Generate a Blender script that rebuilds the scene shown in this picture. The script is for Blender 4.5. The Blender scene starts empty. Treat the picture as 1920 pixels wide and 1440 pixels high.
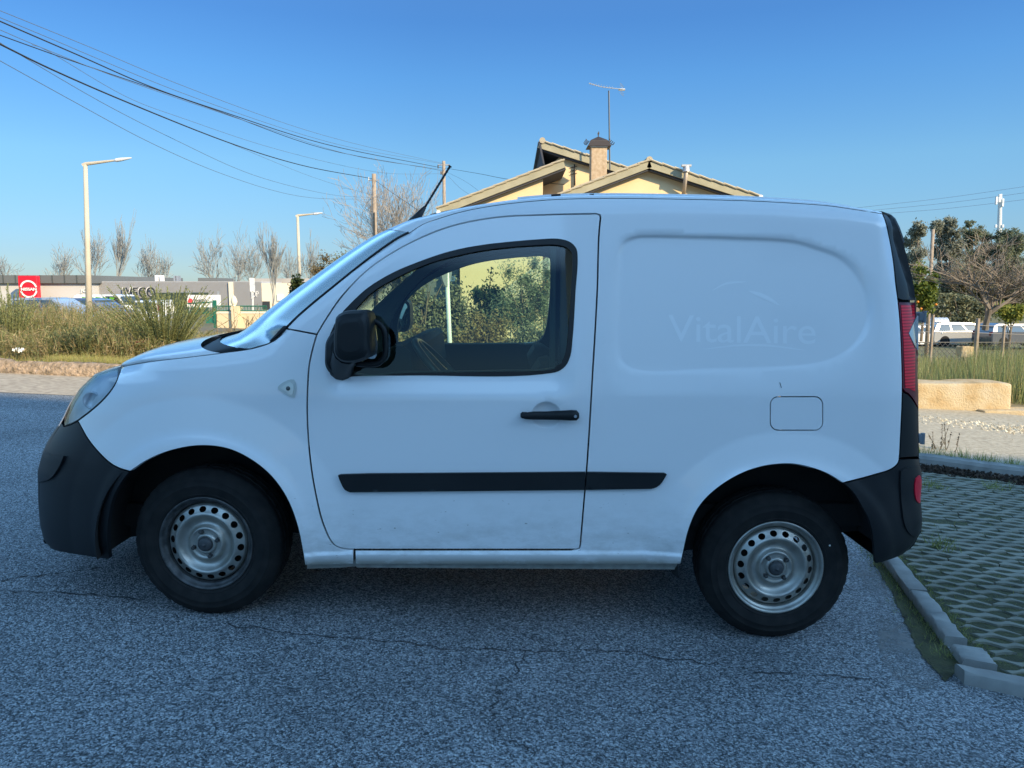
import bpy, math, random
import numpy as np
from mathutils import Vector, Matrix
from mathutils.geometry import delaunay_2d_cdt, tessellate_polygon
random.seed(7); RNG = np.random.default_rng(7)
R = math.radians
scene = bpy.context.scene
# ------------------------------------------------------------------ camera, sky, sun
FPX = 1442.0; PITCH = R(7.1); CAMZ = 1.37
cam_d = bpy.data.cameras.new('camera'); cam = bpy.data.objects.new('camera', cam_d)
scene.collection.objects.link(cam); scene.camera = cam
cam_d.sensor_width = 36; cam_d.lens = 36 * FPX / 1920
cam_d.clip_start = .05; cam_d.clip_end = 3000
cam.location = (0, 0, CAMZ); cam.rotation_euler = (R(90) - PITCH, 0, 0)
SUN_EL = R(26.5); SUN_AZ = R(45)          # azimuth: right of straight behind the camera
sun_dir = Vector((math.sin(SUN_AZ) * math.cos(SUN_EL), -math.cos(SUN_AZ) * math.cos(SUN_EL), math.sin(SUN_EL)))
world = bpy.data.worlds.new('World'); scene.world = world; world.use_nodes = True
nt = world.node_tree; nt.nodes.clear()
sky = nt.nodes.new('ShaderNodeTexSky'); sky.sky_type = 'NISHITA'; sky.sun_disc = False
sky.sun_elevation = SUN_EL; sky.sun_rotation = math.atan2(sun_dir.x, sun_dir.y)
sky.air_density = 1.0; sky.dust_density = 0.15; sky.ozone_density = 2.6; sky.altitude = 60
bg = nt.nodes.new('ShaderNodeBackground'); bg.inputs['Strength'].default_value = .0765
wo = nt.nodes.new('ShaderNodeOutputWorld')
stc = nt.nodes.new('ShaderNodeTexCoord'); ssp = nt.nodes.new('ShaderNodeSeparateXYZ'); srp = nt.nodes.new('ShaderNodeValToRGB'); sml = nt.nodes.new('ShaderNodeVectorMath'); ssc = nt.nodes.new('ShaderNodeVectorMath')
nt.links.new(stc.outputs['Generated'], ssp.inputs[0]); nt.links.new(ssp.outputs['Z'], srp.inputs[0])
SKYC = [(0, (.48, .66, .92)), (.04, (.49, .67, .95)), (.15, (.63, .94, 1.12)), (.25, (.52, .95, 1.30)), (.31, (.47, .89, 1.31)), (.37, (.58, .98, 1.4)), (.41, (4.7, 5.5, 5.2)), (.56, (4.7, 5.5, 5.2)), (.75, (2.3, 2.8, 2.6)), (1, (1.3, 1.6, 1.5))]     # blue sky tint by height, boosted above the frame to fill the shade
while len(srp.color_ramp.elements) < len(SKYC): srp.color_ramp.elements.new(.5)
for e_, (p_, c_) in zip(srp.color_ramp.elements, SKYC): e_.position = p_; e_.color = tuple(x / 6 for x in c_) + (1,)
sml.operation = 'MULTIPLY'; ssc.operation = 'SCALE'; ssc.inputs['Scale'].default_value = 6
nt.links.new(srp.outputs[0], sml.inputs[0]); nt.links.new(sky.outputs[0], sml.inputs[1]); nt.links.new(sml.outputs[0], ssc.inputs[0])
sxr = nt.nodes.new('ShaderNodeMapRange'); sxr.inputs[1].default_value = -.1; sxr.inputs[2].default_value = .5; sxr.inputs[3].default_value = 6; sxr.inputs[4].default_value = 7.5
nt.links.new(ssp.outputs['X'], sxr.inputs[0]); nt.links.new(sxr.outputs[0], ssc.inputs['Scale']); nt.links.new(ssc.outputs[0], bg.inputs[0]); nt.links.new(bg.outputs[0], wo.inputs[0])
sun_d = bpy.data.lights.new('sun', 'SUN'); sun = bpy.data.objects.new('sun', sun_d)
scene.collection.objects.link(sun); sun_d.energy = 5.0; sun_d.angle = R(.5); sun_d.color = (1, .78, .48)
sun.rotation_euler = sun_dir.to_track_quat('Z', 'Y').to_euler(); sun.location = (0, -20, 30)
vs = scene.view_settings; vs.view_transform = 'Standard'; vs.look = 'None'; vs.gamma = 1; vs.exposure = 0.55
vs.use_curve_mapping = False
scene.cycles.max_bounces = 8; scene.cycles.transparent_max_bounces = 16

# ------------------------------------------------------------------ helpers
CT, ST = math.cos(PITCH), math.sin(PITCH)
def ray(px, py):
    u = (px - 960) / FPX; v = (720 - py) / FPX
    return Vector((u, CT + v * ST, -ST + v * CT))
def P(px, py, Y):
    d = ray(px, py); t = Y / d.y
    return Vector((d.x * t, Y, CAMZ + d.z * t))
def sstep(a, b, x):
    t = min(1, max(0, (x - a) / (b - a))); return t * t * (3 - 2 * t)
def ground(x, y):
    near = -0.0437 * max(-12, min(12, x)) - .018
    far = -.5 - 1.8 * sstep(0, 22, x)
    k = sstep(14, 34, y)
    return near * (1 - k) + far * k
def G(px, py):
    d = ray(px, py); t = 2.0
    for _ in range(60):
        p = Vector((0, 0, CAMZ)) + d * t
        t += (p.z - ground(p.x, p.y)) / max(.05, -d.z) * .8
    p = Vector((0, 0, CAMZ)) + d * t
    return Vector((p.x, p.y, ground(p.x, p.y)))
def sl(c):
    return tuple(((x / 255) / 12.92 if x / 255 <= .04045 else ((x / 255 + .055) / 1.055) ** 2.4) for x in c)

def tag(o, label=None, cat=None, group=None, kind=None):
    if label: o['label'] = label
    if cat: o['category'] = cat
    if group: o['group'] = group
    if kind: o['kind'] = kind
    return o
def empty(name, loc=(0, 0, 0), parent=None, rz=0):
    o = bpy.data.objects.new(name, None); scene.collection.objects.link(o)
    o.location = loc; o.rotation_euler = (0, 0, rz); o.parent = parent; o.empty_display_size = .2
    return o

WORLD = {}
def thing(name, loc, label, cat, group=None, kind=None):     # an empty at the base; its parts are built in world coordinates
    o = empty(name, loc); WORLD[o.name] = Matrix.Translation(Vector(loc)).inverted()
    return tag(o, label, cat, group, kind)
def hang(o, parent):
    o.parent = parent
    if parent is not None and parent.name in WORLD: o.matrix_parent_inverse = WORLD[parent.name]
    return o

class MB:
    def __init__(s): s.v = []; s.f = []; s.m = []
    def add(s, vs_, fs, mi=0):
        n = len(s.v); s.v.extend([tuple(v) for v in vs_]); s.f.extend([tuple(i + n for i in f) for f in fs]); s.m.extend([mi] * len(fs))
    def box(s, c, d, rot=None, mi=0, bev=0):
        x, y, z = d[0] / 2, d[1] / 2, d[2] / 2
        if bev:
            b = min(bev, x * .9, y * .9, z * .9); pts = []; fs = []
            for sx in (-1, 1):
                for sy in (-1, 1):
                    for sz in (-1, 1):
                        pts += [(sx * x, sy * (y - b), sz * (z - b)), (sx * (x - b), sy * y, sz * (z - b)), (sx * (x - b), sy * (y - b), sz * z)]
            idx = lambda a, b_, c_, k: ((a * 2 + b_) * 2 + c_) * 3 + k
            fs += [[idx(a, 0, 0, 0), idx(a, 1, 0, 0), idx(a, 1, 1, 0), idx(a, 0, 1, 0)] for a in (0, 1)]
            fs += [[idx(0, a, 0, 1), idx(1, a, 0, 1), idx(1, a, 1, 1), idx(0, a, 1, 1)] for a in (0, 1)]
            fs += [[idx(0, 0, a, 2), idx(1, 0, a, 2), idx(1, 1, a, 2), idx(0, 1, a, 2)] for a in (0, 1)]
            for a in (0, 1):
                for b_ in (0, 1):
                    fs.append([idx(a, b_, 0, 0), idx(a, b_, 1, 0), idx(a, b_, 1, 1), idx(a, b_, 0, 1)])
                    fs.append([idx(a, 0, b_, 0), idx(a, 1, b_, 0), idx(a, 1, b_, 2), idx(a, 0, b_, 2)])
                    fs.append([idx(0, a, b_, 1), idx(1, a, b_, 1), idx(1, a, b_, 2), idx(0, a, b_, 2)])
                    for c_ in (0, 1): fs.append([idx(a, b_, c_, 0), idx(a, b_, c_, 1), idx(a, b_, c_, 2)])
        else:
            pts = [(sx * x, sy * y, sz * z) for sx in (-1, 1) for sy in (-1, 1) for sz in (-1, 1)]
            fs = [(0, 1, 3, 2), (4, 6, 7, 5), (0, 4, 5, 1), (2, 3, 7, 6), (0, 2, 6, 4), (1, 5, 7, 3)]
        m = rot if rot is not None else Matrix.Identity(3)
        s.add([Vector(c) + m @ Vector(p) for p in pts], fs, mi)
    def tube(s, pts, r, n=8, mi=0, cap=True):
        pts = [Vector(p) for p in pts]; k = len(pts)
        rs = r if isinstance(r, (list, tuple)) else [r] * k
        vs_ = []; prev = None
        for i in range(k):
            t = (pts[min(k - 1, i + 1)] - pts[max(0, i - 1)])
            t = t.normalized() if t.length > 1e-9 else Vector((0, 0, 1))
            if prev is None:
                a = Vector((0, 0, 1)) if abs(t.z) < .9 else Vector((1, 0, 0)); u = t.cross(a).normalized()
            else:
                u = prev - t * prev.dot(t); u = u.normalized() if u.length > 1e-6 else t.orthogonal().normalized()
            w = t.cross(u); prev = u
            for j in range(n):
                a = 2 * math.pi * j / n
                vs_.append(pts[i] + (u * math.cos(a) + w * math.sin(a)) * rs[i])
        fs = [(i * n + j, i * n + (j + 1) % n, (i + 1) * n + (j + 1) % n, (i + 1) * n + j) for i in range(k - 1) for j in range(n)]
        if cap and n > 2: fs += [tuple(range(n))[::-1], tuple((k - 1) * n + j for j in range(n))]
        s.add(vs_, fs, mi)
    def lathe(s, prof, n=48, c=(0, 0, 0), axis='Y', mi=0, rfun=None):
        vs_ = []
        for (r, h) in prof:
            for j in range(n):
                a = 2 * math.pi * j / n; rr = r
                if rfun: rr = rfun(r, h, j)
                if axis == 'Y': vs_.append((c[0] + rr * math.cos(a), c[1] + h, c[2] + rr * math.sin(a)))
                else: vs_.append((c[0] + rr * math.cos(a), c[1] + rr * math.sin(a), c[2] + h))
        k = len(prof)
        s.add(vs_, [(i * n + j, i * n + (j + 1) % n, (i + 1) * n + (j + 1) % n, (i + 1) * n + j) for i in range(k - 1) for j in range(n)], mi)
    def prism(s, poly, vec, mi=0):      # poly: 3D points, extruded along vec
        n = len(poly); vec = Vector(vec); a = [Vector(p) for p in poly]
        tri = tessellate_polygon([a])
        s.add(a + [p + vec for p in a], [tuple(t) for t in tri] + [tuple(i + n for i in t[::-1]) for t in tri] +
              [(i, (i + 1) % n, (i + 1) % n + n, i + n) for i in range(n)], mi)
    def grid(s, rows, mi=0, close=False):
        n = len(rows[0]); vs_ = [p for r in rows for p in r]
        s.add(vs_, [(i * n + j, i * n + j + 1, (i + 1) * n + j + 1, (i + 1) * n + j) for i in range(len(rows) - 1) for j in range(n - 1)], mi)
    def blade(s, a, b, w, side=None, mi=0):
        a = Vector(a); b = Vector(b); d = b - a
        u = side if side is not None else d.cross(Vector((random.uniform(-1, 1), random.uniform(-1, 1), random.uniform(-1, 1)))).normalized()
        n = len(s.v); s.v += [tuple(a - u * w), tuple(a + u * w), tuple(b)]; s.f.append((n, n + 1, n + 2)); s.m.append(mi)
    def leaf(s, c, l, w, mi=0, d=None):
        if d is None:
            d = Vector((random.gauss(0, 1), random.gauss(0, 1), random.gauss(0, 1))).normalized()
        u = d.orthogonal().normalized(); a = random.uniform(0, 6.28)
        u = (u * math.cos(a) + d.cross(u) * math.sin(a)) * w; d = d * l; c = Vector(c)
        n = len(s.v); s.v += [tuple(c - d), tuple(c + u), tuple(c + d), tuple(c - u)]; s.f.append((n, n + 1, n + 2, n + 3)); s.m.append(mi)
    def build(s, name, mats, parent=None, smooth=False, loc=None, fix=False, angle=None):
        me = bpy.data.meshes.new(name); me.from_pydata(s.v, [], s.f); me.update()
        mats = mats if isinstance(mats, (list, tuple)) else [mats]
        for m in mats: me.materials.append(m)
        if len(mats) > 1: me.polygons.foreach_set('material_index', s.m)
        if fix:
            import bmesh
            bm = bmesh.new(); bm.from_mesh(me); bmesh.ops.recalc_face_normals(bm, faces=bm.faces); bm.to_mesh(me); bm.free()
        if smooth: me.polygons.foreach_set('use_smooth', [True] * len(me.polygons))
        if angle is not None:
            me.polygons.foreach_set('use_smooth', [True] * len(me.polygons)); me.set_sharp_from_angle(angle=R(angle))
        o = bpy.data.objects.new(name, me); scene.collection.objects.link(o); hang(o, parent)
        if loc is not None: o.location = loc
        return o

# ------------------------------------------------------------------ materials
def M(name, col, col2=None, scale=4, rough=.6, bump=0, bscale=60, metal=0, coat=0, island=0, spec=.5, detail=4, contrast=.25, bdist=.01):
    m = bpy.data.materials.new(name); m.use_nodes = True; t = m.node_tree; b = t.nodes['Principled BSDF']
    b.inputs['Base Color'].default_value = (*col, 1); b.inputs['Roughness'].default_value = rough
    b.inputs['Metallic'].default_value = metal; b.inputs['Coat Weight'].default_value = coat
    b.inputs['Coat Roughness'].default_value = .04; b.inputs['Specular IOR Level'].default_value = spec
    tc = t.nodes.new('ShaderNodeTexCoord')
    out = None
    if col2 is not None:
        nz = t.nodes.new('ShaderNodeTexNoise'); nz.inputs['Scale'].default_value = scale; nz.inputs['Detail'].default_value = detail
        t.links.new(tc.outputs['Object'], nz.inputs['Vector'])
        rp = t.nodes.new('ShaderNodeValToRGB'); rp.color_ramp.elements[0].position = .5 - contrast; rp.color_ramp.elements[1].position = .5 + contrast
        rp.color_ramp.elements[0].color = (*col, 1); rp.color_ramp.elements[1].color = (*col2, 1)
        t.links.new(nz.outputs[0], rp.inputs[0]); out = rp.outputs[0]
        if island:
            ge = t.nodes.new('ShaderNodeNewGeometry'); mx = t.nodes.new('ShaderNodeMix'); mx.data_type = 'FLOAT'
            mx.inputs[0].default_value = island
            t.links.new(nz.outputs[0], mx.inputs[2]); t.links.new(ge.outputs['Random Per Island'], mx.inputs[3])
            t.links.new(mx.outputs[0], rp.inputs[0])
        t.links.new(out, b.inputs['Base Color'])
    if bump:
        nb = t.nodes.new('ShaderNodeTexNoise'); nb.inputs['Scale'].default_value = bscale; nb.inputs['Detail'].default_value = 3
        t.links.new(tc.outputs['Object'], nb.inputs['Vector'])
        bp = t.nodes.new('ShaderNodeBump'); bp.inputs['Strength'].default_value = bump; bp.inputs['Distance'].default_value = bdist
        t.links.new(nb.outputs[0], bp.inputs['Height']); t.links.new(bp.outputs[0], b.inputs['Normal'])
    return m
def leafmat(name, c1, c2, scale=1.5, island=.6, trans=.35):
    m = M(name, c1, c2, scale=scale, rough=.65, island=island, spec=.25, contrast=.3)
    t = m.node_tree; b = t.nodes['Principled BSDF']; o = t.nodes['Material Output']
    tr = t.nodes.new('ShaderNodeBsdfTranslucent'); mx = t.nodes.new('ShaderNodeMixShader'); mx.inputs[0].default_value = trans
    src = b.inputs['Base Color'].links[0].from_socket
    t.links.new(src, tr.inputs[0]); t.links.new(b.outputs[0], mx.inputs[1]); t.links.new(tr.outputs[0], mx.inputs[2]); t.links.new(mx.outputs[0], o.inputs[0])
    return m
def glassmat(name, tint, refl_rough=.0, ior=1.45, mult=1.0):
    m = bpy.data.materials.new(name); m.use_nodes = True; t = m.node_tree; t.nodes.clear()
    o = t.nodes.new('ShaderNodeOutputMaterial'); tr = t.nodes.new('ShaderNodeBsdfTransparent'); tr.inputs[0].default_value = (*tint, 1)
    gl = t.nodes.new('ShaderNodeBsdfGlossy'); gl.inputs['Roughness'].default_value = refl_rough
    fr = t.nodes.new('ShaderNodeFresnel'); fr.inputs[0].default_value = ior
    mu = t.nodes.new('ShaderNodeMath'); mu.operation = 'MULTIPLY'; mu.inputs[1].default_value = mult; mu.use_clamp = True
    mx = t.nodes.new('ShaderNodeMixShader'); t.links.new(fr.outputs[0], mu.inputs[0]); t.links.new(mu.outputs[0], mx.inputs[0])
    t.links.new(tr.outputs[0], mx.inputs[1]); t.links.new(gl.outputs[0], mx.inputs[2]); t.links.new(mx.outputs[0], o.inputs[0])
    return m
# ------------------------------------------------------------------ setting
random.seed(11)
ASPH = None
def asphalt():
    m = bpy.data.materials.new('asphalt'); m.use_nodes = True; t = m.node_tree; b = t.nodes['Principled BSDF']; L = t.links.new
    tc = t.nodes.new('ShaderNodeTexCoord'); vo = t.nodes.new('ShaderNodeTexVoronoi'); vo.inputs['Scale'].default_value = 155; vo.inputs['Randomness'].default_value = 1
    L(tc.outputs['Object'], vo.inputs['Vector'])
    v2 = t.nodes.new('ShaderNodeTexVoronoi'); v2.inputs['Scale'].default_value = 260; L(tc.outputs['Object'], v2.inputs['Vector'])
    s1 = t.nodes.new('ShaderNodeSeparateColor'); L(vo.outputs['Color'], s1.inputs[0]); s2 = t.nodes.new('ShaderNodeSeparateColor'); L(v2.outputs['Color'], s2.inputs[0])
    rp = t.nodes.new('ShaderNodeValToRGB'); e = rp.color_ramp.elements; e[0].position = .15; e[0].color = (.03, .035, .04, 1); e[1].position = 1; e[1].color = (.70, .73, .74, 1)
    k = e.new(.45); k.color = (.15, .17, .185, 1); k = e.new(.75); k.color = (.37, .40, .42, 1)
    mx = t.nodes.new('ShaderNodeMix'); mx.data_type = 'FLOAT'; mx.inputs[0].default_value = .35; L(s1.outputs[0], mx.inputs[2]); L(s2.outputs[1], mx.inputs[3]); L(mx.outputs[0], rp.inputs[0])
    nz = t.nodes.new('ShaderNodeTexNoise'); nz.inputs['Scale'].default_value = .9; nz.inputs['Detail'].default_value = 6; nz.inputs['Roughness'].default_value = .6; L(tc.outputs['Object'], nz.inputs['Vector'])
    r2 = t.nodes.new('ShaderNodeMapRange'); r2.inputs[1].default_value = .3; r2.inputs[2].default_value = .7; r2.inputs[3].default_value = .72; r2.inputs[4].default_value = 1.2; L(nz.outputs[0], r2.inputs[0])
    mu = t.nodes.new('ShaderNodeMix'); mu.data_type = 'RGBA'; mu.blend_type = 'MULTIPLY'; mu.inputs[0].default_value = 1; L(rp.outputs[0], mu.inputs[6]); L(r2.outputs[0], mu.inputs[7]); L(mu.outputs[2], b.inputs['Base Color'])
    b.inputs['Roughness'].default_value = .72; b.inputs['Specular IOR Level'].default_value = .35
    bp = t.nodes.new('ShaderNodeBump'); bp.inputs['Strength'].default_value = .75; bp.inputs['Distance'].default_value = .006; bp.invert = True
    L(vo.outputs['Distance'], bp.inputs['Height']); L(bp.outputs[0], b.inputs['Normal']); return m
ASPH = asphalt()
SOIL = M('soil', (.10, .085, .05), (.20, .17, .10), scale=2.5, rough=.95, bump=.5, bscale=12, detail=8)
MOSS = M('moss_soil', (.028, .03, .015), (.09, .095, .035), scale=16, rough=.95, bump=.8, bscale=90, detail=8)
CONC = M('concrete', (.20, .20, .19), (.36, .355, .33), scale=9, rough=.85, bump=.35, bscale=180, detail=8, bdist=.004)
PAVER = M('paver_concrete', (.15, .15, .115), (.27, .265, .21), scale=5, rough=.85, bump=.3, bscale=150, detail=8, bdist=.004)
GRAVEL = M('gravel_ground', (.26, .23, .17), (.52, .47, .36), scale=22, rough=.95, bump=.8, bscale=60, detail=8)
def sheet(name, xs, ys, off, mat, hf=None):
    rows = [[(x, y, ground(x, y) + off + (hf(x, y) if hf else 0)) for x in xs] for y in ys]
    mb = MB(); mb.grid(rows); return tag(mb.build(name, mat, smooth=True), kind='structure')
xs = list(np.linspace(-400, -62, 12)) + list(np.linspace(-60, 60, 61)) + list(np.linspace(62, 400, 12))
ys = list(np.linspace(-200, -2, 24)) + list(np.linspace(0, 60, 61)) + list(np.geomspace(62, 1600, 16))
gm = M('field_ground', (.09, .10, .035), (.19, .16, .08), scale=.8, rough=.95, bump=.5, bscale=8, detail=8)
sheet('ground', xs, ys, -.03, gm)
sheet('unseen_pale_ground', np.linspace(-90, 60, 20), np.linspace(-95, -25, 8), .03, GRAVEL)  # unseen pale ground added behind the camera for a bright window reflection
sheet('asphalt_road', np.linspace(-40, 40, 41), np.linspace(-25, 9.95, 36), 0, ASPH)
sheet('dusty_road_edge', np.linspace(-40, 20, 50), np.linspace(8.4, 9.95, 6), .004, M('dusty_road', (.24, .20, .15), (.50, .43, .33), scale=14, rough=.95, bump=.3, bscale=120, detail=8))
def gpoly(pts, off, n=1):
    return [Vector((a.x, a.y, ground(a.x, a.y) + off)) for a in [G(*q) for q in pts]]
def jag(pts, amp, k=3):
    out = []
    for a, b in zip(pts[:-1], pts[1:]):
        for i in range(k):
            p = a.lerp(b, i / k); out.append(p + Vector((random.uniform(-amp, amp), random.uniform(-amp, amp), 0)))
    return out + [pts[-1]]
KD1 = Vector((.213, .977, 0)); KD2 = Vector((.977, -.213, 0)); KP = G(1800, 1222)
def kp(s, t, off=0):                # s along the parking kerb, t to its right
    p = KP + KD1 * s + KD2 * t; return Vector((p.x, p.y, ground(p.x, p.y) + off))
# beyond the kerb on the right
KA, KB_ = G(1727, 880), G(1920, 905); kd = Vector((KB_.x - KA.x, KB_.y - KA.y, 0)).normalized(); kn = Vector((-kd.y, kd.x, 0))
def kq(s, t, off=0):
    p = KA + kd * s + kn * t; return Vector((p.x, p.y, ground(p.x, p.y) + off))
def strip(name, f, ss, ts, off, mat, hf=None):
    mb = MB(); mb.grid([[f(s, t, off + (hf(s, t) if hf else 0)) for s in ss] for t in ts]); return tag(mb.build(name, mat, smooth=True), kind='structure')
strip('paved_lot', kp, np.linspace(-.25, 5.2, 12), np.linspace(.02, 22, 20), .006, MOSS)
strip('gravel_track', kq, np.linspace(-4, 30, 20), np.linspace(.12, 4.2, 12), .05, GRAVEL, lambda s, t: .03 * math.sin(s * 1.3 + t) * .4 + .02)
# wavy concrete rows of the grass paving with lens shaped green openings between them
from mathutils import noise as NZ0
mb = MB(); RP, TP = .080, .126
lim = lambda c: c.y > kq(0, 0).y + (c.x - KA.x) * kd.y / kd.x - .13 or c.x > 5.6 or c.y < 2.5
for r in range(-2, 72):
    s0 = -.10 + r * RP; t = .075 + (r % 2) * .02; off = (r % 2) * TP * .5
    while t < 6.5:
        L = TP * random.choice((1, 2, 2, 3)) * .97; n = max(6, int(L / .014)); jit = random.uniform(-.003, .003); hz = .014 + random.uniform(-.004, .003); c = kp(s0, t)
        near_ = max(0, 1 - s0 / 1.6); rows = [[], [], [], []]
        if not lim(c) and random.random() > .012:
            for i in range(n + 1):
                tt = t + L * i / n
                def bite(u):
                    u = (u / TP) % 1; d = min(u, 1 - u) * TP; k = max(0, 1 - (d / (.049 + .008 * near_)) ** 2); return k
                nz = NZ0.noise(Vector((tt * 7, s0 * 7, 1))); nz2 = NZ0.noise(Vector((tt * 40, s0 * 40, 5)))
                b0 = (.0225 + .008 * near_ + .010 * nz) * bite(tt - off) + .0035 + .0035 * near_ + .0012 * nz2; b1 = (.0225 + .008 * near_ + .010 * nz) * bite(tt - off - TP / 2) + .0035 + .0035 * near_ - .0012 * nz2
                e = min(1, min(i, n - i) / 2.0); pin = (1 - e) * (.008 + .012 * near_)
                lo, hi = s0 + b0 + pin + jit, s0 + RP - b1 - pin + jit
                if hi - lo < .004: m_ = (hi + lo) / 2; lo, hi = m_ - .002, m_ + .002
                for q, (ss_, zz_) in enumerate(((lo, -.004), (lo + .003, hz), (hi - .003, hz), (hi, -.004))): rows[q].append(kp(ss_, tt, zz_))
            mb.grid(rows)
        t += L + random.choice((.002, .003, .006 + .01 * near_))
tag(mb.build('paving_stones', PAVER), kind='structure')
# moss edge between asphalt and the parking kerb, dusty strip on the asphalt
lft = jag(gpoly([(1640, 1057), (1672, 1110), (1690, 1150), (1712, 1200), (1735, 1240), (1772, 1280)], .005), .009, 14)
rgt = [kp(s, -.04, .005) for s in np.linspace(1.2, -.15, len(lft))]
mb = MB(); mb.grid([lft, rgt]); tag(mb.build('moss_edge', MOSS), kind='structure')
DUST = M('dusty_asphalt', (.20, .20, .195), (.34, .34, .33), scale=60, rough=.9, bump=.4, bscale=220, detail=8, bdist=.003)
l2 = jag(gpoly([(1600, 1062), (1640, 1130), (1650, 1190), (1650, 1235), (1680, 1275), (1740, 1300)], .0025), .012, 14)
mb = MB(); mb.grid([l2, [p + Vector((0, 0, -.0025)) for p in lft]])
dm = DUST; t_ = dm.node_tree; bs = t_.nodes['Principled BSDF']
nzz = t_.nodes.new('ShaderNodeTexNoise'); nzz.inputs['Scale'].default_value = 4; nzz.inputs['Detail'].default_value = 10; nzz.inputs['Roughness'].default_value = .75
tcx = t_.nodes.new('ShaderNodeTexCoord'); t_.links.new(tcx.outputs['Object'], nzz.inputs[0]); mrx = t_.nodes.new('ShaderNodeMapRange')
mrx.inputs[1].default_value = .40; mrx.inputs[2].default_value = .68; mrx.inputs[4].default_value = .85; t_.links.new(nzz.outputs[0], mrx.inputs[0]); t_.links.new(mrx.outputs[0], bs.inputs['Alpha'])
tag(mb.build('dusty_edge', dm), kind='structure')
# cracks
mb = MB(); CR = M('crack_dark', (.04, .042, .045), rough=.9)
def crack(pts, w):
    c = jag([Vector((a.x, a.y, 0)) for a in [G(*q) for q in pts]], .016, 9); rows = []
    for i, p in enumerate(c):
        d = (c[min(i + 1, len(c) - 1)] - c[max(0, i - 1)]); n = Vector((-d.y, d.x, 0)).normalized() * w * random.uniform(.05, 1)
        rows.append([Vector((q.x, q.y, ground(q.x, q.y) + .003)) for q in (p - n, p + n)])
    mb.grid(rows)
crack([(430, 1172), (560, 1190), (700, 1200), (860, 1218), (990, 1222), (1140, 1222), (1300, 1240), (1420, 1258), (1640, 1275)], .0040)
crack([(985, 1222), (965, 1262), (935, 1290), (925, 1330), (935, 1372), (975, 1400), (1000, 1420)], .0038)
crack([(0, 1092), (50, 1080), (110, 1078), (200, 1062)], .008); crack([(0, 1108), (160, 1115), (270, 1125)], .006)
crack([(875, 1218), (870, 1245), (850, 1275)], .0022)
tag(mb.build('asphalt_cracks', CR), kind='structure')
# ------------------------------------------------------------------ the van: side surface
YB = 2.955; YC = YB + .915
def poly_in(px, pz, poly):
    ins = np.zeros(px.shape, bool); n = len(poly); x0, z0 = poly[-1]
    for (x1, z1) in poly:
        c = ((z1 > pz) != (z0 > pz))
        with np.errstate(divide='ignore', invalid='ignore'):
            xi = (x0 - x1) * (pz - z1) / (z0 - z1 + 1e-30) + x1
        ins ^= (c & (px < xi)); x0, z0 = x1, z1
    return ins
def seg_dist(px, pz, poly, closed=True):
    d = np.full(px.shape, 1e9); n = len(poly)
    for i in range(n if closed else n - 1):
        ax, az = poly[i]; bx, bz = poly[(i + 1) % n]; dx, dz = bx - ax, bz - az; L = dx * dx + dz * dz + 1e-18
        t = np.clip(((px - ax) * dx + (pz - az) * dz) / L, 0, 1)
        d = np.minimum(d, (px - ax - t * dx) ** 2 + (pz - az - t * dz) ** 2)
    return np.sqrt(d)
def UP(px, py, Y):
    px = np.asarray(px, float); py = np.asarray(py, float)
    u = (px - 960) / FPX; v = (720 - py) / FPX; dy = CT + v * ST; t = Y / dy
    return u * t, CAMZ + (-ST + v * CT) * t
def U1(pts, Y):
    a = np.array(pts, float); X, Z = UP(a[:, 0], a[:, 1], Y); return X, Z
def cr(pts, step=5.0):                     # Catmull-Rom through picked points
    p = [np.array(q, float) for q in pts]
    p = [2 * p[0] - p[1]] + p + [2 * p[-1] - p[-2]]; out = []
    for i in range(1, len(p) - 2):
        a, b, c, d = p[i - 1:i + 3]; n = max(1, int(np.linalg.norm(c - b) / step))
        # centripetal-ish: chord scaled tangents
        l0, l1, l2 = [max(1e-6, np.linalg.norm(q)) for q in (b - a, c - b, d - c)]
        m1 = ((b - a) / l0 * l1 + (c - b)) / 2 * 1.0; m2 = ((c - b) + (d - c) / l2 * l1) / 2
        for k in range(n):
            t = k / n; t2, t3 = t * t, t * t * t
            out.append(tuple((2 * t3 - 3 * t2 + 1) * b + (t3 - 2 * t2 + t) * m1 + (-2 * t3 + 3 * t2) * c + (t3 - t2) * m2))
    out.append(tuple(p[-2])); return out
def lin(pts, step=8.0):
    out = []
    for a, b in zip(pts[:-1], pts[1:]):
        a = np.array(a, float); b = np.array(b, float); n = max(1, int(np.linalg.norm(b - a) / step))
        out += [tuple(a + (b - a) * k / n) for k in range(n)]
    return out + [tuple(pts[-1])]

sil_front = [(205, 1050), (165, 1044), (118, 1036), (87, 1027), (78, 1016), (74, 987), (73, 940), (73, 903), (74, 881), (84, 845), (96, 823), (110, 801), (118, 787), (131, 759), (149, 731), (177, 703), (202, 694), (226, 687)]
sil_rear = [(1654, 400.5), (1665, 402), (1675, 409), (1683, 423), (1691, 444), (1700, 473), (1708, 506), (1715, 535), (1717.5, 561), (1720, 600), (1722, 640), (1722, 760), (1723, 857), (1725.5, 877), (1727, 891), (1724, 930), (1728, 972), (1725, 997), (1715, 1022), (1690, 1041), (1653, 1055.5)]
KF, BF, X1F = .894, .60, -1.22
WSF = BF * (1 - math.sqrt(1 - KF * KF))
KR, BR, X2R = .955, .15, 1.42
WSR = BR * (1 - math.sqrt(1 - KR * KR))
fx, fz = U1(sil_front[3:], YB + WSF); o_ = np.argsort(fz); FZ, FX = fz[o_], fx[o_]
rx, rz = U1(sil_rear, YB + WSR); o_ = np.argsort(rz); RZ, RX = rz[o_], rx[o_]; RX = np.where(RZ > float(UP(1692, 447, YB + WSR)[1]), float(UP(1694, 447, YB + WSR)[0]), RX)
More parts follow.
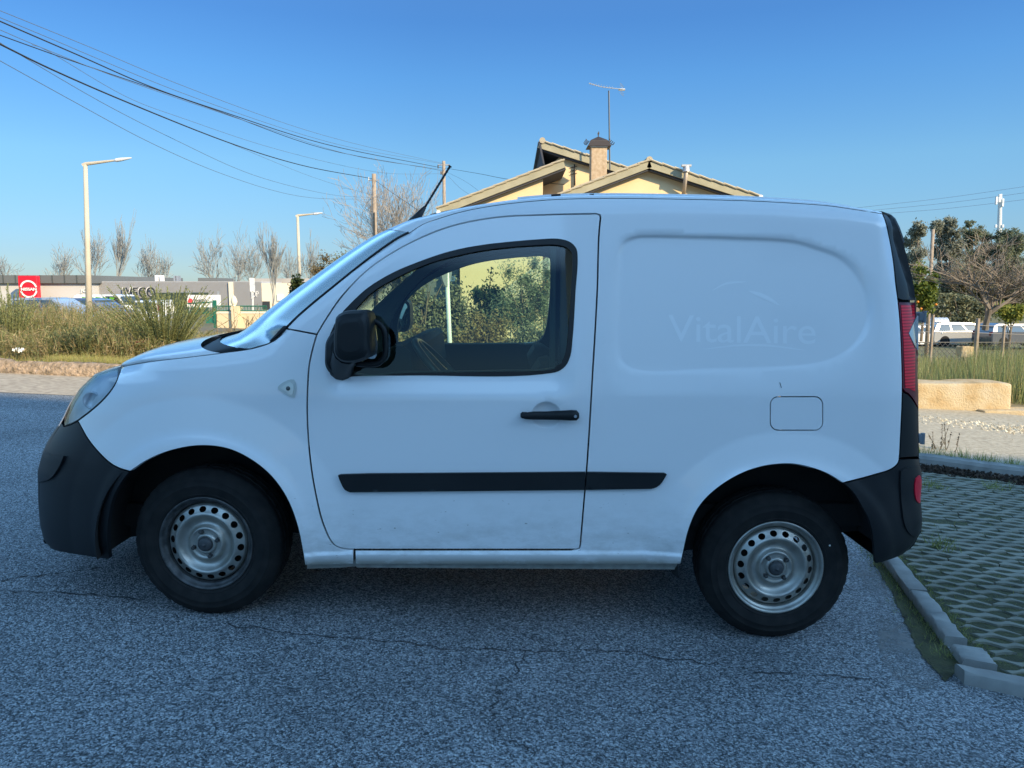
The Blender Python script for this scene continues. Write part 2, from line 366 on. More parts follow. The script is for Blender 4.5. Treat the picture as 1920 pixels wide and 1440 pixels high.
crest = cr([(226, 687), (277, 678), (352, 669), (413, 661.5), (477, 652), (502, 644.5)]) + cr([(502, 644.5), (518, 636), (537, 616)])[1:]
pillar = cr([(537, 616), (560, 593), (627, 537), (703, 477), (748, 446), (768, 436)])
roofsil = cr([(768, 436), (793, 420), (827, 408), (860, 398), (927, 385), (1027, 374.5), (1127, 371.5), (1250, 372.5), (1400, 376), (1480, 380), (1560, 386), (1600, 392), (1640, 398), (1654, 400.5)])
tx1, tz1 = U1(crest, YB + .07); tx2, tz2 = U1(pillar, YB + .16); tx3, tz3 = U1(roofsil, YB + .235)
TX = np.concatenate([tx1, tx2 + .01, tx3 + .02]); TZ = np.concatenate([tz1, tz2, tz3]); o_ = np.argsort(TX); TX, TZ = TX[o_], TZ[o_]
WFc = (-1.24, .351); WRc = (1.073, .254)
rec_in = cr([(1163.7, 475), (1172.5, 455), (1196, 445), (1219, 444), (1300, 445.5), (1382, 447.7), (1493, 455), (1528, 465), (1575, 482.7), (1601, 504.6), (1621.7, 536.7), (1632, 574.6), (1627.5, 606.7), (1616, 633), (1592.5, 659), (1557.5, 678), (1522.5, 686), (1441, 692.7), (1300, 697), (1207.5, 698.5), (1178, 691), (1161, 673.7), (1158, 653), (1160, 560), (1163.7, 475)], 2.5)[:-1]
rec_out = cr([(1158, 470), (1168, 451), (1195, 441), (1219, 440), (1300, 441.5), (1382, 443.7), (1493, 450), (1530, 459), (1580, 477), (1612, 499), (1634, 529), (1649, 566), (1652, 609.6), (1643, 647.5), (1621.7, 680), (1587, 704), (1543, 720), (1484.6, 730.6), (1382.5, 735), (1300, 737), (1207.5, 739), (1178, 738), (1155, 726), (1142, 706), (1137, 668), (1137.5, 566), (1144, 507), (1158, 470)], 2.5)[:-1]
def w_base(X, Z):
    X = np.asarray(X, float); Z = np.asarray(Z, float)
    w = .13 * np.clip((Z - .95) / .8, 0, 1.3) ** 1.3 + .03 * np.clip((.5 - Z) / .3, 0, 1.2) ** 2
    zt = np.interp(X, TX, TZ); d = zt - Z
    amp = np.interp(X, [-1.3, -.8, -.4], [.035, .04, .06]); rr = np.interp(X, [-1.3, -.6, -.2], [.05, .065, .075])
    w += amp * np.clip(1 - d / rr, 0, 1) ** 2.3
    xs = np.interp(Z, FZ, FX); k = np.clip(KF * (X1F - X) / (X1F - xs), 0, .985); w += BF * (1 - np.sqrt(1 - k ** 2.0))
    xs = np.interp(Z, RZ, RX); k = np.clip(KR * (X - X2R) / (xs - X2R), 0, .995); w += BR * (1 - np.sqrt(1 - k ** 2.0))
    return w
def solve(px, py, wf, n=16):
    Y = np.full(np.shape(px), YB + .05)
    for _ in range(n):
        X, Z = UP(px, py, Y); Y = .35 * Y + .65 * (YB + wf(X, Z))
    return UP(px, py, Y)
RIX = np.array(solve(*np.array(rec_in).T, w_base)).T; ROX = np.array(solve(*np.array(rec_out).T, w_base)).T
NEAR = np.array([ROX[np.argmin(((ROX - p) ** 2).sum(1))] for p in RIX]); NRM_ = RIX.mean(0) - RIX; NRM_ /= np.linalg.norm(NRM_, axis=1, keepdims=True); REC_MID = [RIX, ROX, RIX * .5 + NEAR * .5, RIX + NRM_ * .0055, RIX + NRM_ * .015]
DX0, BZ0 = UP(600, 745, YB); BX1, BZ1 = UP(1080, 712, YB)
HX, HZ = UP(1024, 778, YB)
SILLZ = float(UP(900, 1034, YB)[1])
def w_side(X, Z, full=True):
    X = np.asarray(X, float); Z = np.asarray(Z, float); w = w_base(X, Z)
    for (cx, cz), r0, r1, am in ((WFc, .40, .60, .026), (WRc, .40, .56, .028)):
        r = np.sqrt((X - cx) ** 2 + ((Z - cz)) ** 2)
        w = w - am * np.clip((r1 - r) / (r1 - r0), 0, 1) * np.clip((Z - .15) / .2, 0, 1) - .007 * (r < .465) * np.clip((.465 - r) / .03, 0, 1)
    # ledge under the door window
    m = np.clip((X - DX0 - .02) / .06, 0, 1) * np.clip((BX1 + .0 - X) / .08, 0, 1)
    w = w + m * .016 * np.clip((Z - BZ0) / (BZ1 - BZ0), 0, 1) - m * .016 * np.clip((Z - BZ1 - .02) / .3, 0, 1)
    # handle cup
    r = np.sqrt(((X - HX) / .058) ** 2 + ((Z - HZ) / .052) ** 2); w = w + .020 * np.clip(1 - r ** 4, 0, 1)
    # sill step
    w = w - .010 * np.clip((SILLZ - Z) / .012, 0, 1) * (np.abs(X - (-.1)) < .95) + .02 * np.clip((SILLZ - .045 - Z) / .03, 0, 1) ** 2 * (np.abs(X + .1) < .95)
    if full:
        bb = (X > ROX[:, 0].min()) & (X < ROX[:, 0].max()) & (Z > ROX[:, 1].min()) & (Z < ROX[:, 1].max())
        if np.any(bb):
            xb, zb = X[bb], Z[bb]; ino = poly_in(xb, zb, ROX); ini = poly_in(xb, zb, RIX)
            do = seg_dist(xb, zb, ROX); di = seg_dist(xb, zb, RIX)
            t = np.where(ini, 1, np.where(ino, do / (do + di + 1e-6), 0)); st_ = np.where(ini, np.clip(di / .005, 0, 1), 0)
            w = w.copy(); w[bb] += .009 * t + .003 * st_
    return w
def S(px, py, off=0.0):
    X, Z = solve(np.array([px]), np.array([py]), w_side); return Vector((X[0], YB + w_side(X, Z)[0] - off, Z[0]))
def Spoly(pts):
    a = np.array(pts, float); X, Z = solve(a[:, 0], a[:, 1], w_side); return np.stack([X, Z], 1)
def inset(poly, g):
    p = np.array(poly); n = len(p); ar = 0
    x, z = p[:, 0], p[:, 1]; ar = np.sum(x * np.roll(z, -1) - np.roll(x, -1) * z)
    e = np.roll(p, -1, 0) - p; L = np.linalg.norm(e, axis=1, keepdims=True) + 1e-9; e = e / L
    nrm = np.stack([-e[:, 1], e[:, 0]], 1) * (1 if ar > 0 else -1)
    m = nrm + np.roll(nrm, 1, 0); m /= (np.linalg.norm(m, axis=1, keepdims=True) + 1e-9)
    c = np.sum(m * nrm, axis=1, keepdims=True); return p + m * g / np.clip(c, .35, 1)
def dedupe(p, eps=.002):
    out = [p[0]]
    for q in p[1:]:
        if math.hypot(q[0] - out[-1][0], q[1] - out[-1][1]) > eps: out.append(q)
    if math.hypot(out[0][0] - out[-1][0], out[0][1] - out[-1][1]) <= eps: out.pop()
    return np.array(out)
def panel(name, outer, mat, parent, holes=(), gap=.0033, hgap=None, rim=.018, off=0.0, grid=.016, extra=(), far=False, xz=False, wf=None, smooth=True):
    """outer/holes: pixel polygons (or XZ polygons if xz) laid on the side surface; gap shrinks it, a rim turns inwards"""
    wf = wf or w_side
    po = dedupe(outer if xz else Spoly(outer)); po = inset(po, gap) if gap else po
    hs = []
    for h in holes:
        q = dedupe(h if xz else Spoly(h)); q = inset(q, -(gap if hgap is None else hgap)); hs.append(q)
    pts = [tuple(v) for v in po]; edges = [(i, (i + 1) % len(po)) for i in range(len(po))]; loops = [list(range(len(po)))]
    for q in hs:
        n = len(pts); pts += [tuple(v) for v in q]; edges += [(n + i, n + (i + 1) % len(q)) for i in range(len(q))]; loops.append([n + i for i in range(len(q))])
    x0, z0 = po.min(0); x1, z1 = po.max(0)
    gx, gz = np.meshgrid(np.arange(x0, x1, grid), np.arange(z0, z1, grid)); gx = gx + (np.arange(gx.shape[0]) % 2)[:, None] * grid * .5
    gx, gz = gx.ravel(), gz.ravel()
    if extra:
        E = np.concatenate(list(extra)); E = E[(E[:, 0] > x0) & (E[:, 0] < x1) & (E[:, 1] > z0) & (E[:, 1] < z1)]
        key = set(); rr_ = grid * .55
        for ex, ez in E:
            for a_ in (-1, 0, 1):
                for b_ in (-1, 0, 1): key.add((int(ex / rr_) + a_, int(ez / rr_) + b_))
        kk = np.array([(int(a_ / rr_), int(b_ / rr_)) not in key for a_, b_ in zip(gx, gz)]); gx, gz = gx[kk], gz[kk]
        gx = np.concatenate([gx, E[:, 0]]); gz = np.concatenate([gz, E[:, 1]])
    ok = poly_in(gx, gz, po)
    for q in hs: ok &= ~poly_in(gx, gz, q)
    gx, gz = gx[ok], gz[ok]; d = seg_dist(gx, gz, po)
    for q in hs: d = np.minimum(d, seg_dist(gx, gz, q))
    ok = d > grid * .30; gx, gz = gx[ok], gz[ok]
    allp = [Vector(p) for p in pts] + [Vector((a, b)) for a, b in zip(gx, gz)]
    vc, ve, fc, ov, oe, of = delaunay_2d_cdt(allp, edges, [], 0, 1e-6)
    V = np.array([(v.x, v.y) for v in vc]); cen = np.array([V[list(f)].mean(0) for f in fc]); keep = poly_in(cen[:, 0], cen[:, 1], po)
    for q in hs: keep &= ~poly_in(cen[:, 0], cen[:, 1], q)
    fc = [f for f, k in zip(fc, keep) if k]; W = wf(V[:, 0], V[:, 1])
    Yv = YB + W - off
    vs_ = np.stack([V[:, 0], Yv, V[:, 1]], 1)
    fs = []
    for f in fc:
        a = V[f[1]] - V[f[0]]; b = V[f[2]] - V[f[0]]; cr_ = a[0] * b[1] - a[1] * b[0]
        fs.append(tuple(f) if cr_ > 0 else tuple(f[::-1]))
    inv = {}
    for i, l in enumerate(ov):
        for k in l: inv[k] = i
    nv = len(vs_); verts = [tuple(v) for v in vs_]; nfront = len(fs)
    e_ = 1e-3
    nx = (wf(V[:, 0] + e_, V[:, 1]) - wf(V[:, 0] - e_, V[:, 1])) / (2 * e_); nz = (wf(V[:, 0], V[:, 1] + e_) - wf(V[:, 0], V[:, 1] - e_)) / (2 * e_)
    N = np.stack([nx, -np.ones_like(nx), nz], 1); N /= np.linalg.norm(N, axis=1, keepdims=True)
    if rim:
        for l in loops:
            base = len(verts); idx = [inv[k] for k in l if k in inv]; m = len(idx)
            for i in idx: verts.append(tuple(vs_[i]))
            for i in idx:
                q = vs_[i] - N[i] * rim; verts.append(tuple(q))
            for i in range(m):
                j = (i + 1) % m; fs.append((base + i, base + j, base + m + j, base + m + i))
    if far: verts = [(x, 2 * YC - y, z) for x, y, z in verts]; fs = [f[::-1] for f in fs]
    me = bpy.data.meshes.new(name); me.from_pydata(verts, [], fs); me.materials.append(mat)
    me.polygons.foreach_set('use_smooth', [i < nfront for i in range(len(fs))]); me.update()
    o = bpy.data.objects.new(name, me); scene.collection.objects.link(o); hang(o, parent); return o

# materials of the van
def paintmat():
    m = M('white_paint', (.80, .81, .82), rough=.32, coat=.8, spec=.5)
    t = m.node_tree; b = t.nodes['Principled BSDF']; tc = t.nodes.new('ShaderNodeTexCoord'); sp = t.nodes.new('ShaderNodeSeparateXYZ')
    t.links.new(tc.outputs['Object'], sp.inputs[0])
    mr = t.nodes.new('ShaderNodeMapRange'); mr.inputs[1].default_value = .62; mr.inputs[2].default_value = .22; mr.inputs[3].default_value = 0; mr.inputs[4].default_value = 1
    t.links.new(sp.outputs['Z'], mr.inputs[0])
    n1 = t.nodes.new('ShaderNodeTexNoise'); n1.inputs['Scale'].default_value = 9; n1.inputs['Detail'].default_value = 8; n1.inputs['Roughness'].default_value = .7
    mp = t.nodes.new('ShaderNodeMapping'); mp.inputs['Scale'].default_value = (1, 1, 2.2); t.links.new(tc.outputs['Object'], mp.inputs[0]); t.links.new(mp.outputs[0], n1.inputs[0])
    pw = t.nodes.new('ShaderNodeMath'); pw.operation = 'POWER'; pw.inputs[1].default_value = 1.6; t.links.new(mr.outputs[0], pw.inputs[0])
    mu = t.nodes.new('ShaderNodeMath'); mu.operation = 'MULTIPLY'; t.links.new(pw.outputs[0], mu.inputs[0])
    r1 = t.nodes.new('ShaderNodeMapRange'); r1.inputs[1].default_value = .42; r1.inputs[2].default_value = .72; t.links.new(n1.outputs[0], r1.inputs[0]); t.links.new(r1.outputs[0], mu.inputs[1])
    # sparse chips and specks low on the doors
    vo = t.nodes.new('ShaderNodeTexNoise'); vo.inputs['Scale'].default_value = 75; vo.inputs['Detail'].default_value = 1
    mp2 = t.nodes.new('ShaderNodeMapping'); mp2.inputs['Rotation'].default_value = (0, R(35), 0); mp2.inputs['Scale'].default_value = (.5, 1, 1.4)
    t.links.new(tc.outputs['Object'], mp2.inputs[0]); t.links.new(mp2.outputs[0], vo.inputs[0])
    r2 = t.nodes.new('ShaderNodeMapRange'); r2.inputs[1].default_value = .765; r2.inputs[2].default_value = .79; t.links.new(vo.outputs[0], r2.inputs[0])
    mr3 = t.nodes.new('ShaderNodeMapRange'); mr3.inputs[1].default_value = .60; mr3.inputs[2].default_value = .50; t.links.new(sp.outputs['Z'], mr3.inputs[0])
    m2 = t.nodes.new('ShaderNodeMath'); m2.operation = 'MULTIPLY'; t.links.new(r2.outputs[0], m2.inputs[0]); t.links.new(mr3.outputs[0], m2.inputs[1])
    mr4 = t.nodes.new('ShaderNodeMapRange'); mr4.inputs[1].default_value = SILLZ - .012; mr4.inputs[2].default_value = SILLZ - .045; mr4.inputs[3].default_value = .15; mr4.inputs[4].default_value = 1.2; t.links.new(sp.outputs['Z'], mr4.inputs[0])
    m3 = t.nodes.new('ShaderNodeMath'); m3.operation = 'MULTIPLY'; r5 = t.nodes.new('ShaderNodeMapRange'); r5.inputs[1].default_value = .05; r5.inputs[2].default_value = .50; t.links.new(n1.outputs[0], r5.inputs[0]); t.links.new(mr4.outputs[0], m3.inputs[0]); t.links.new(r5.outputs[0], m3.inputs[1])
    st = t.nodes.new('ShaderNodeMath'); st.operation = 'LESS_THAN'; st.inputs[1].default_value = SILLZ - .014; t.links.new(sp.outputs['Z'], st.inputs[0]); m4 = t.nodes.new('ShaderNodeMath'); m4.operation = 'MULTIPLY'; t.links.new(m3.outputs[0], m4.inputs[0]); t.links.new(st.outputs[0], m4.inputs[1])
    ax_ = t.nodes.new('ShaderNodeMath'); ax_.operation = 'MAXIMUM'; t.links.new(mu.outputs[0], ax_.inputs[0]); t.links.new(m4.outputs[0], ax_.inputs[1])
    ad = t.nodes.new('ShaderNodeMath'); ad.operation = 'MAXIMUM'; t.links.new(ax_.outputs[0], ad.inputs[0]); t.links.new(m2.outputs[0], ad.inputs[1])
    fc = t.nodes.new('ShaderNodeMath'); fc.operation = 'MULTIPLY'; fc.inputs[1].default_value = .75; t.links.new(ad.outputs[0], fc.inputs[0])
    mx = t.nodes.new('ShaderNodeMix'); mx.data_type = 'RGBA'; t.links.new(fc.outputs[0], mx.inputs[0]); mx.inputs[6].default_value = (.80, .81, .82, 1); mx.inputs[7].default_value = (.25, .235, .19, 1)
    t.links.new(mx.outputs[2], b.inputs['Base Color'])
    return m
PAINT = paintmat()
BLACKP = M('black_plastic', (.006, .008, .010), (.012, .015, .017), scale=3, rough=.5, bump=.08, bscale=900, bdist=.001, spec=.28)
BUMP = M('bumper_plastic', (.007, .008, .010), (.016, .018, .020), scale=4, rough=.45, bump=.06, bscale=900, bdist=.001, detail=6, spec=.28)
RUBBER = M('rubber_seal', (.006, .006, .007), rough=.5)
DARK = M('dark_liner', (.012, .012, .013), (.025, .024, .022), scale=8, rough=.9)
INT = M('interior_trim', (.012, .014, .017), rough=.75)
CHROME = M('chrome', (.75, .76, .78), rough=.12, metal=1)
STEEL = M('wheel_steel', (.30, .29, .265), (.48, .465, .42), scale=16, rough=.36, metal=.75, detail=8, contrast=.2)
STEELD = M('wheel_steel_worn', (.04, .04, .042), (.12, .118, .115), scale=30, rough=.5, metal=.6, detail=8, contrast=.2)
TYRE = M('tyre_rubber', (.010, .0105, .011), (.024, .023, .022), scale=20, spec=.2, rough=.8, bump=.15, bscale=160, detail=6, bdist=.002)
FLANGE = M('dirty_flange', (.25, .24, .21), (.42, .41, .37), scale=25, rough=.8, detail=6)
GLASS = glassmat('green_glass', (.66, .84, .70), mult=1.6)
GLASSF = glassmat('far_glass', (.80, .90, .82), mult=.6)
WSGLASS = M('windscreen_glass', (.80, .90, .92), rough=.20, metal=.8, spec=1.0)
t_ = WSGLASS.node_tree; tr_ = t_.nodes.new('ShaderNodeBsdfTransparent'); tr_.inputs[0].default_value = (.75, .85, .82, 1); mx_ = t_.nodes.new('ShaderNodeMixShader'); lw_ = t_.nodes.new('ShaderNodeLayerWeight'); lw_.inputs[0].default_value = .93
t_.links.new(lw_.outputs['Facing'], mx_.inputs[0]); t_.links.new(tr_.outputs[0], mx_.inputs[1]); t_.links.new(t_.nodes['Principled BSDF'].outputs[0], mx_.inputs[2]); t_.links.new(mx_.outputs[0], t_.nodes['Material Output'].inputs[0])
def redlens():
    m = M('red_lens', (.42, .006, .03), rough=.35, spec=.25); t = m.node_tree; b = t.nodes['Principled BSDF']
    tc = t.nodes.new('ShaderNodeTexCoord'); wv = t.nodes.new('ShaderNodeTexWave'); wv.bands_direction = 'Z'; wv.inputs['Scale'].default_value = 26; wv.wave_type = 'BANDS'
    t.links.new(tc.outputs['Object'], wv.inputs[0]); rp = t.nodes.new('ShaderNodeValToRGB'); rp.color_ramp.elements[0].color = (.50, .006, .02, 1); rp.color_ramp.elements[1].color = (1, .02, .05, 1)
    t.links.new(wv.outputs[0], rp.inputs[0]); t.links.new(rp.outputs[0], b.inputs['Base Color']); return m
REDLENS = redlens(); REDPLAIN = M('dark_red_lens', (.12, .004, .02), rough=.3, spec=.3)
CLEAR = M('clear_lens', (.42, .45, .46), rough=.15, coat=1, metal=.3)

van = thing('van', (0, YC, ground(0, YC)), 'white panel van with black bumpers and steel wheels, parked side on in the shade', 'van')
SILL_X = [np.array([(x, SILLZ + dz) for x in np.arange(-1.06, .92, .011)]) for dz in (.004, 0, -.006, -.012, -.018, -.040, -.046, -.053, -.060, -.067)]
ARCH_X = [np.array([(c[0] + r * math.cos(a), c[1] + r * math.sin(a)) for a in np.arange(-.2, 3.4, .012 / r)]) for c, rr in ((WFc, (.60, .588, .612, .465, .45, .435)), (WRc, (.56, .548, .572, .465, .45, .435))) for r in rr]
CUP_X = [np.array([(HX + .058 * r * math.cos(a), HZ + .052 * r * math.sin(a)) for a in np.arange(0, 6.28, .12 / max(.3, r))]) for r in (.3, .55, .75, .87, .94, 1.0, 1.05)]
doorF = cr([(663, 1030), (646, 1029), (627.5, 1022), (609, 990), (592, 926), (580.6, 851), (576, 776), (577, 720), (580, 683), (590, 640), (594, 627)])
doorT = cr([(594, 627), (610, 600), (643, 553), (693, 503), (760, 460), (843, 425), (927, 408), (1027, 402.5), (1118, 400.5)]) + [(1125, 403), (1126, 408)]
doorB = cr([(1126, 408), (1123, 440), (1120, 540), (1110, 720), (1100, 881), (1094, 952), (1088, 1023)]) + [(1086, 1028), (1080, 1030)]
door_out = doorF + doorT[1:] + doorB[1:] + lin([(1080, 1030), (663, 1030)])[1:-1]
archF = cr([(571, 1060), (566.6, 1031), (555.6, 981), (537, 934), (509, 894), (471, 862.5), (427.5, 842), (377.5, 836), (321, 845), (277.5, 862.5), (244, 884)])
archR = cr([(1580, 906), (1552, 889), (1523, 878), (1488, 870.6), (1452, 871.4), (1417, 878.4), (1381.7, 892.6), (1339, 921), (1311, 951), (1293, 990), (1282.5, 1032), (1277, 1058)])
bumpF_seam = cr([(146, 789), (152, 800), (165, 823), (187, 850), (209, 870), (224, 878), (244, 884)])
head_r = cr([(226, 687), (223, 702), (215, 722), (196, 747), (171, 770), (146, 789)])
fender = crest + lin([(537, 616), (594, 627)])[1:] + doorF[::-1][1:] + lin([(663, 1030), (664, 1058)])[1:] + lin([(664, 1058), (571, 1060)])[1:] + archF[1:] + bumpF_seam[::-1][1:] + head_r[::-1][1:-1]
rear_edge = cr([(1654, 401), (1659, 411), (1667, 444), (1675, 489), (1680, 535), (1684, 565), (1688, 610), (1691, 677), (1692, 734), (1689, 809), (1687, 850)]) + cr([(1687, 850), (1684, 868), (1672, 879), (1640, 890), (1580, 906)])[1:]
body = lin([(594, 627), (537, 616)]) + pillar[1:] + roofsil[1:] + rear_edge[1:] + archR[1:] + lin([(1277, 1058), (666, 1058), (665, 1031)])[1:] + lin([(665, 1031), (1080, 1031)])[1:-1] + doorB[::-1] + doorT[::-1][1:-1]
def rrect(x0, x1, y0, y1, r, n=6):
    out = []
    for cx, cy, a0 in ((x1 - r, y0 + r, -90), (x1 - r, y1 - r, 0), (x0 + r, y1 - r, 90), (x0 + r, y0 + r, 180)):
        for i in range(n + 1): a = R(a0 + 90 * i / n); out.append((cx + r * math.cos(a), cy + r * math.sin(a)))
    return out
flap = rrect(1444, 1543, 743.5, 807, 15)
side = panel('body', body, PAINT, van, holes=[flap], extra=REC_MID + SILL_X + ARCH_X, hgap=.0015)
panel('fuel_flap', flap, PAINT, van, gap=.003)
panel('fender', fender, PAINT, van, extra=SILL_X + ARCH_X)
# door with its window opening
win_out = cr([(644.7, 582), (670, 556.5), (689, 540), (735, 512), (789.6, 489), (844, 471), (898, 460), (952, 453.5), (1006, 449), (1050, 448), (1071, 455), (1081, 467), (1083, 483), (1079, 548), (1074, 629.6), (1068.5, 670), (1060, 686.5), (1047, 696), (1033, 699.5), (762.5, 704), (665, 705.5), (640, 708), (621.7, 701), (612, 686), (610, 662), (616, 635), (627, 608)])
win_in = cr([(664, 583), (678.5, 567), (695, 550), (741, 522), (803, 494), (857, 479), (925, 466.5), (1006, 459.5), (1045, 459), (1063, 464), (1072, 474), (1073, 486), (1070, 548), (1064.5, 630), (1059, 665), (1049.6, 683), (1031, 690), (950, 693.5), (762, 696), (662, 697), (655, 690), (655, 600)])
door = panel('door', door_out, PAINT, van, holes=[win_out], hgap=-.001, extra=CUP_X + ARCH_X)
seal = panel('window_seal', win_out, RUBBER, door, holes=[win_in], gap=0, hgap=0, off=.002, rim=.02)
gl_w = lambda X, Z: w_base(X, Z) + .012
pane = panel('window_pane', win_in, GLASS, door, gap=-.006, rim=0, wf=gl_w, grid=.05)
run = panel('window_guide', lin([(1033, 458), (1043, 458), (1041, 692), (1031, 692)]), RUBBER, seal, gap=0, off=-.020, rim=.01)
# bumpers, lights, trim on the side surface
bump_arch = cr([(244, 884), (227.5, 906), (213, 934), (205.6, 965), (202.5, 1000), (205.6, 1049)])
bumperF = bumpF_seam + bump_arch[1:] + cr(sil_front[0:13])[1:-1] + [(120, 799.5)] + cr([(120, 799.5), (132, 796), (146, 789)])[1:-1]
fb = panel('front_bumper', bumperF, BUMP, van)
fog = lin([(85, 847), (98, 851)]) + lin([(98, 851), (123, 853)])[1:] + cr([(123, 853), (115, 872), (96, 897), (74, 904)])[1:] + cr([(74, 904), (74, 881), (84, 848)])[1:-1]
panel('fog_light_cover', fog, BUMP, fb, gap=.001, off=.013, rim=.012)
headl = cr([(120, 799.5), (132, 796), (146, 789)]) + head_r[::-1][1:] + cr(sil_front[12:])[::-1][1:-1]
# head light: reflector behind a clear cover
hlm = M('lamp_reflector', (.55, .58, .60), (.92, .94, .95), scale=9, rough=.3, metal=.25, detail=1, contrast=.15)
hl = panel('headlight', headl, hlm, van, gap=.003, off=-.028, rim=.0)
panel('headlight_cover', headl, glassmat('lens_cover', (.96, .97, .98), mult=.9), hl, gap=.004, off=-.001, rim=0)
bez = panel('headlight_bezel', headl, RUBBER, hl, gap=.001, holes=[headl], hgap=-.006, off=-.004)
for q, r_ in (((168, 752), .036),):
    mb = MB(); c_ = S(*q, -.016); mb.lathe([(.001, .010), (r_ * .5, .008), (r_ * .85, .002), (r_, -.004), (r_ * .97, .02)], 24, c=tuple(c_))
    mb.build('lamp_bowl', M('lamp_bowl', (.62, .66, .70), rough=.3, metal=.3), hl, smooth=True)
def edge_between(curve, y0, y1):
    return [p for p in curve if y0 < p[1] < y1]
re1 = edge_between(rear_edge, 401.5, 563.5)
pill = cr([(1654, 400.5), (1665, 402), (1675, 409), (1683, 423), (1691, 444), (1700, 473), (1708, 506), (1715, 535), (1717.5, 562)]) + lin([(1717.5, 563.5), (1684, 563.5)])[:-1] + re1[::-1]
panel('pillar_trim', pill, BLACKP, van)
sr = cr(sil_rear, 4)
tl_out = lin([(1684.5, 565.5), (1717.5, 565.5)]) + [p for p in sr if 567 < p[1] < 764] + cr([(1721, 765), (1716, 755), (1702.5, 738), (1692, 733.5)])[:-1] + [p for p in rear_edge if 567 < p[1] < 732][::-1]
tl = panel('tail_light', tl_out, REDPLAIN, van)
tl_in = lin([(1689, 571), (1714, 571)]) + lin([(1714, 571), (1715.5, 597)]) + lin([(1715.5, 597), (1703, 625), (1716, 655), (1716, 735)])[1:] + lin([(1716, 735), (1703, 728), (1697, 728), (1693.5, 640), (1689, 574)])[1:]
panel('red_lens', tl_in, REDLENS, tl, gap=.001, off=.002, rim=.003, grid=.008)
chev = lin([(1718.5, 592), (1703.5, 625), (1718.8, 656)], 4) + lin([(1721, 656), (1721, 592)], 4)
panel('reversing_lens', chev, CLEAR, tl, gap=0, off=.004, rim=.004, grid=.008)
lowtrim = cr([(1692, 734.5), (1702.5, 739), (1716, 756), (1722, 767)]) + [p for p in sr if 770 < p[1] < 856] + lin([(1723, 857), (1687, 859)]) + [p for p in rear_edge if 736 < p[1] < 857][::-1]
panel('lower_corner_trim', lowtrim, BLACKP, van)
bR_arch = cr([(1580, 906), (1598, 922), (1612, 944), (1629.6, 979), (1636.7, 1018), (1640, 1050)])
rbump = bR_arch[::-1] + [p for p in rear_edge if p[1] > 860 and p[0] < 1686][::-1][1:] + lin([(1686.5, 861), (1723, 859)]) + [p for p in sr if p[1] > 862] + [(1640, 1057)]
rb = panel('rear_bumper', rbump, BUMP, van)
refl = cr([(1715, 896), (1722, 890), (1724, 893), (1723.5, 930), (1722, 942), (1717, 938), (1713.5, 925), (1713, 908)], 3)
panel('reflector', refl, M('red_reflector', (.70, .012, .04), rough=.3), rb, gap=0, off=.012, rim=.006, grid=.01)
corner = cr([(1688, 882), (1700, 876), (1724, 874)]) + [p for p in sr if 880 < p[1] < 998] + cr([(1722, 1004), (1712, 1005), (1699, 992), (1690, 950), (1687, 900)])
panel('bumper_corner', corner, BUMP, rb, gap=0, off=.007, rim=.01)
ml = lin([(635, 890), (640, 888.5), (691, 887), (1097, 884), (1095.5, 917)]) + lin([(1095.5, 917), (657.5, 921.5)])[1:] + cr([(657.5, 921.5), (648, 917), (640, 903), (635, 890)])[1:-1]
panel('side_moulding', ml, BLACKP, door, gap=0, off=.014, rim=.014)
mr_ = lin([(1099.5, 884), (1245, 886), (1249, 888)]) + cr([(1249, 888), (1240, 903), (1230, 912), (1220, 915)])[1:] + lin([(1220, 915), (1098, 917)])[1:]
panel('side_moulding', mr_, BLACKP, van, gap=0, off=.014, rim=.014)
fl = lin([(573, 1054), (1274, 1054), (1273, 1071.5), (668, 1068), (664, 1065), (640, 1068), (573, 1070)])
panel('sill_flange', fl, FLANGE, van, gap=0, off=-.022, rim=.01)
# indicator repeater on the fender
ind = cr([(521, 727), (523, 723), (546, 711), (551, 711.5), (554, 716), (554, 741), (552, 745), (547, 745), (523, 731)], 4)
io = panel('side_indicator', ind, M('indicator_rim', (.55, .58, .55), rough=.3), van, gap=0, off=.004, rim=.006, grid=.01)
ind2 = cr([(527, 727), (546, 716), (550, 719), (550, 738), (547, 741)], 4)
panel('indicator_lens', ind2, M('indicator_lens', (.66, .70, .66), rough=.15, coat=1), io, gap=0, off=.007, rim=.003, grid=.01)
c_ = S(541, 728, .008); mb = MB(); mb.lathe([(.0001, -.004), (.007, -.003), (.009, .003)], 16, c=tuple(c_)); mb.build('indicator_bulb', M('bulb_dark', (.08, .09, .09), rough=.3), io, smooth=True)
# door handle
mb = MB(); pts = [S(x, y, .028) for x, y in ((977, 778), (985, 777.5), (1000, 777), (1024, 777), (1050, 776.5), (1070, 776.5), (1080, 776.5), (1084.5, 777))]
rs = [.006, .0115, .0145, .0150, .0165, .0185, .0180, .009]
vs_ = []; n = 14
for p, r_ in zip(pts, rs):
    for j in range(n):
        a = 2 * math.pi * j / n; vs_.append(p + Vector((0, math.cos(a) * r_ * .9, math.sin(a) * r_ * 1.12)))
mb.add(vs_, [(i * n + j, i * n + (j + 1) % n, (i + 1) * n + (j + 1) % n, (i + 1) * n + j) for i in range(len(pts) - 1) for j in range(n)] + [tuple(range(n))[::-1], tuple(range((len(pts) - 1) * n, len(pts) * n))])
for x in (983, 1072):
    p = S(x, 777.5, .0); mb.box(p + Vector((0, -.010, 0)), (.03, .036, .022), bev=.006)
hd = mb.build('door_handle', BLACKP, door, angle=50)
p = S(1077, 777, .048); mb = MB(); mb.lathe([(.0001, 0), (.006, 0), (.007, .004)], 16, c=tuple(p)); mb.build('lock_barrel', CHROME, hd)
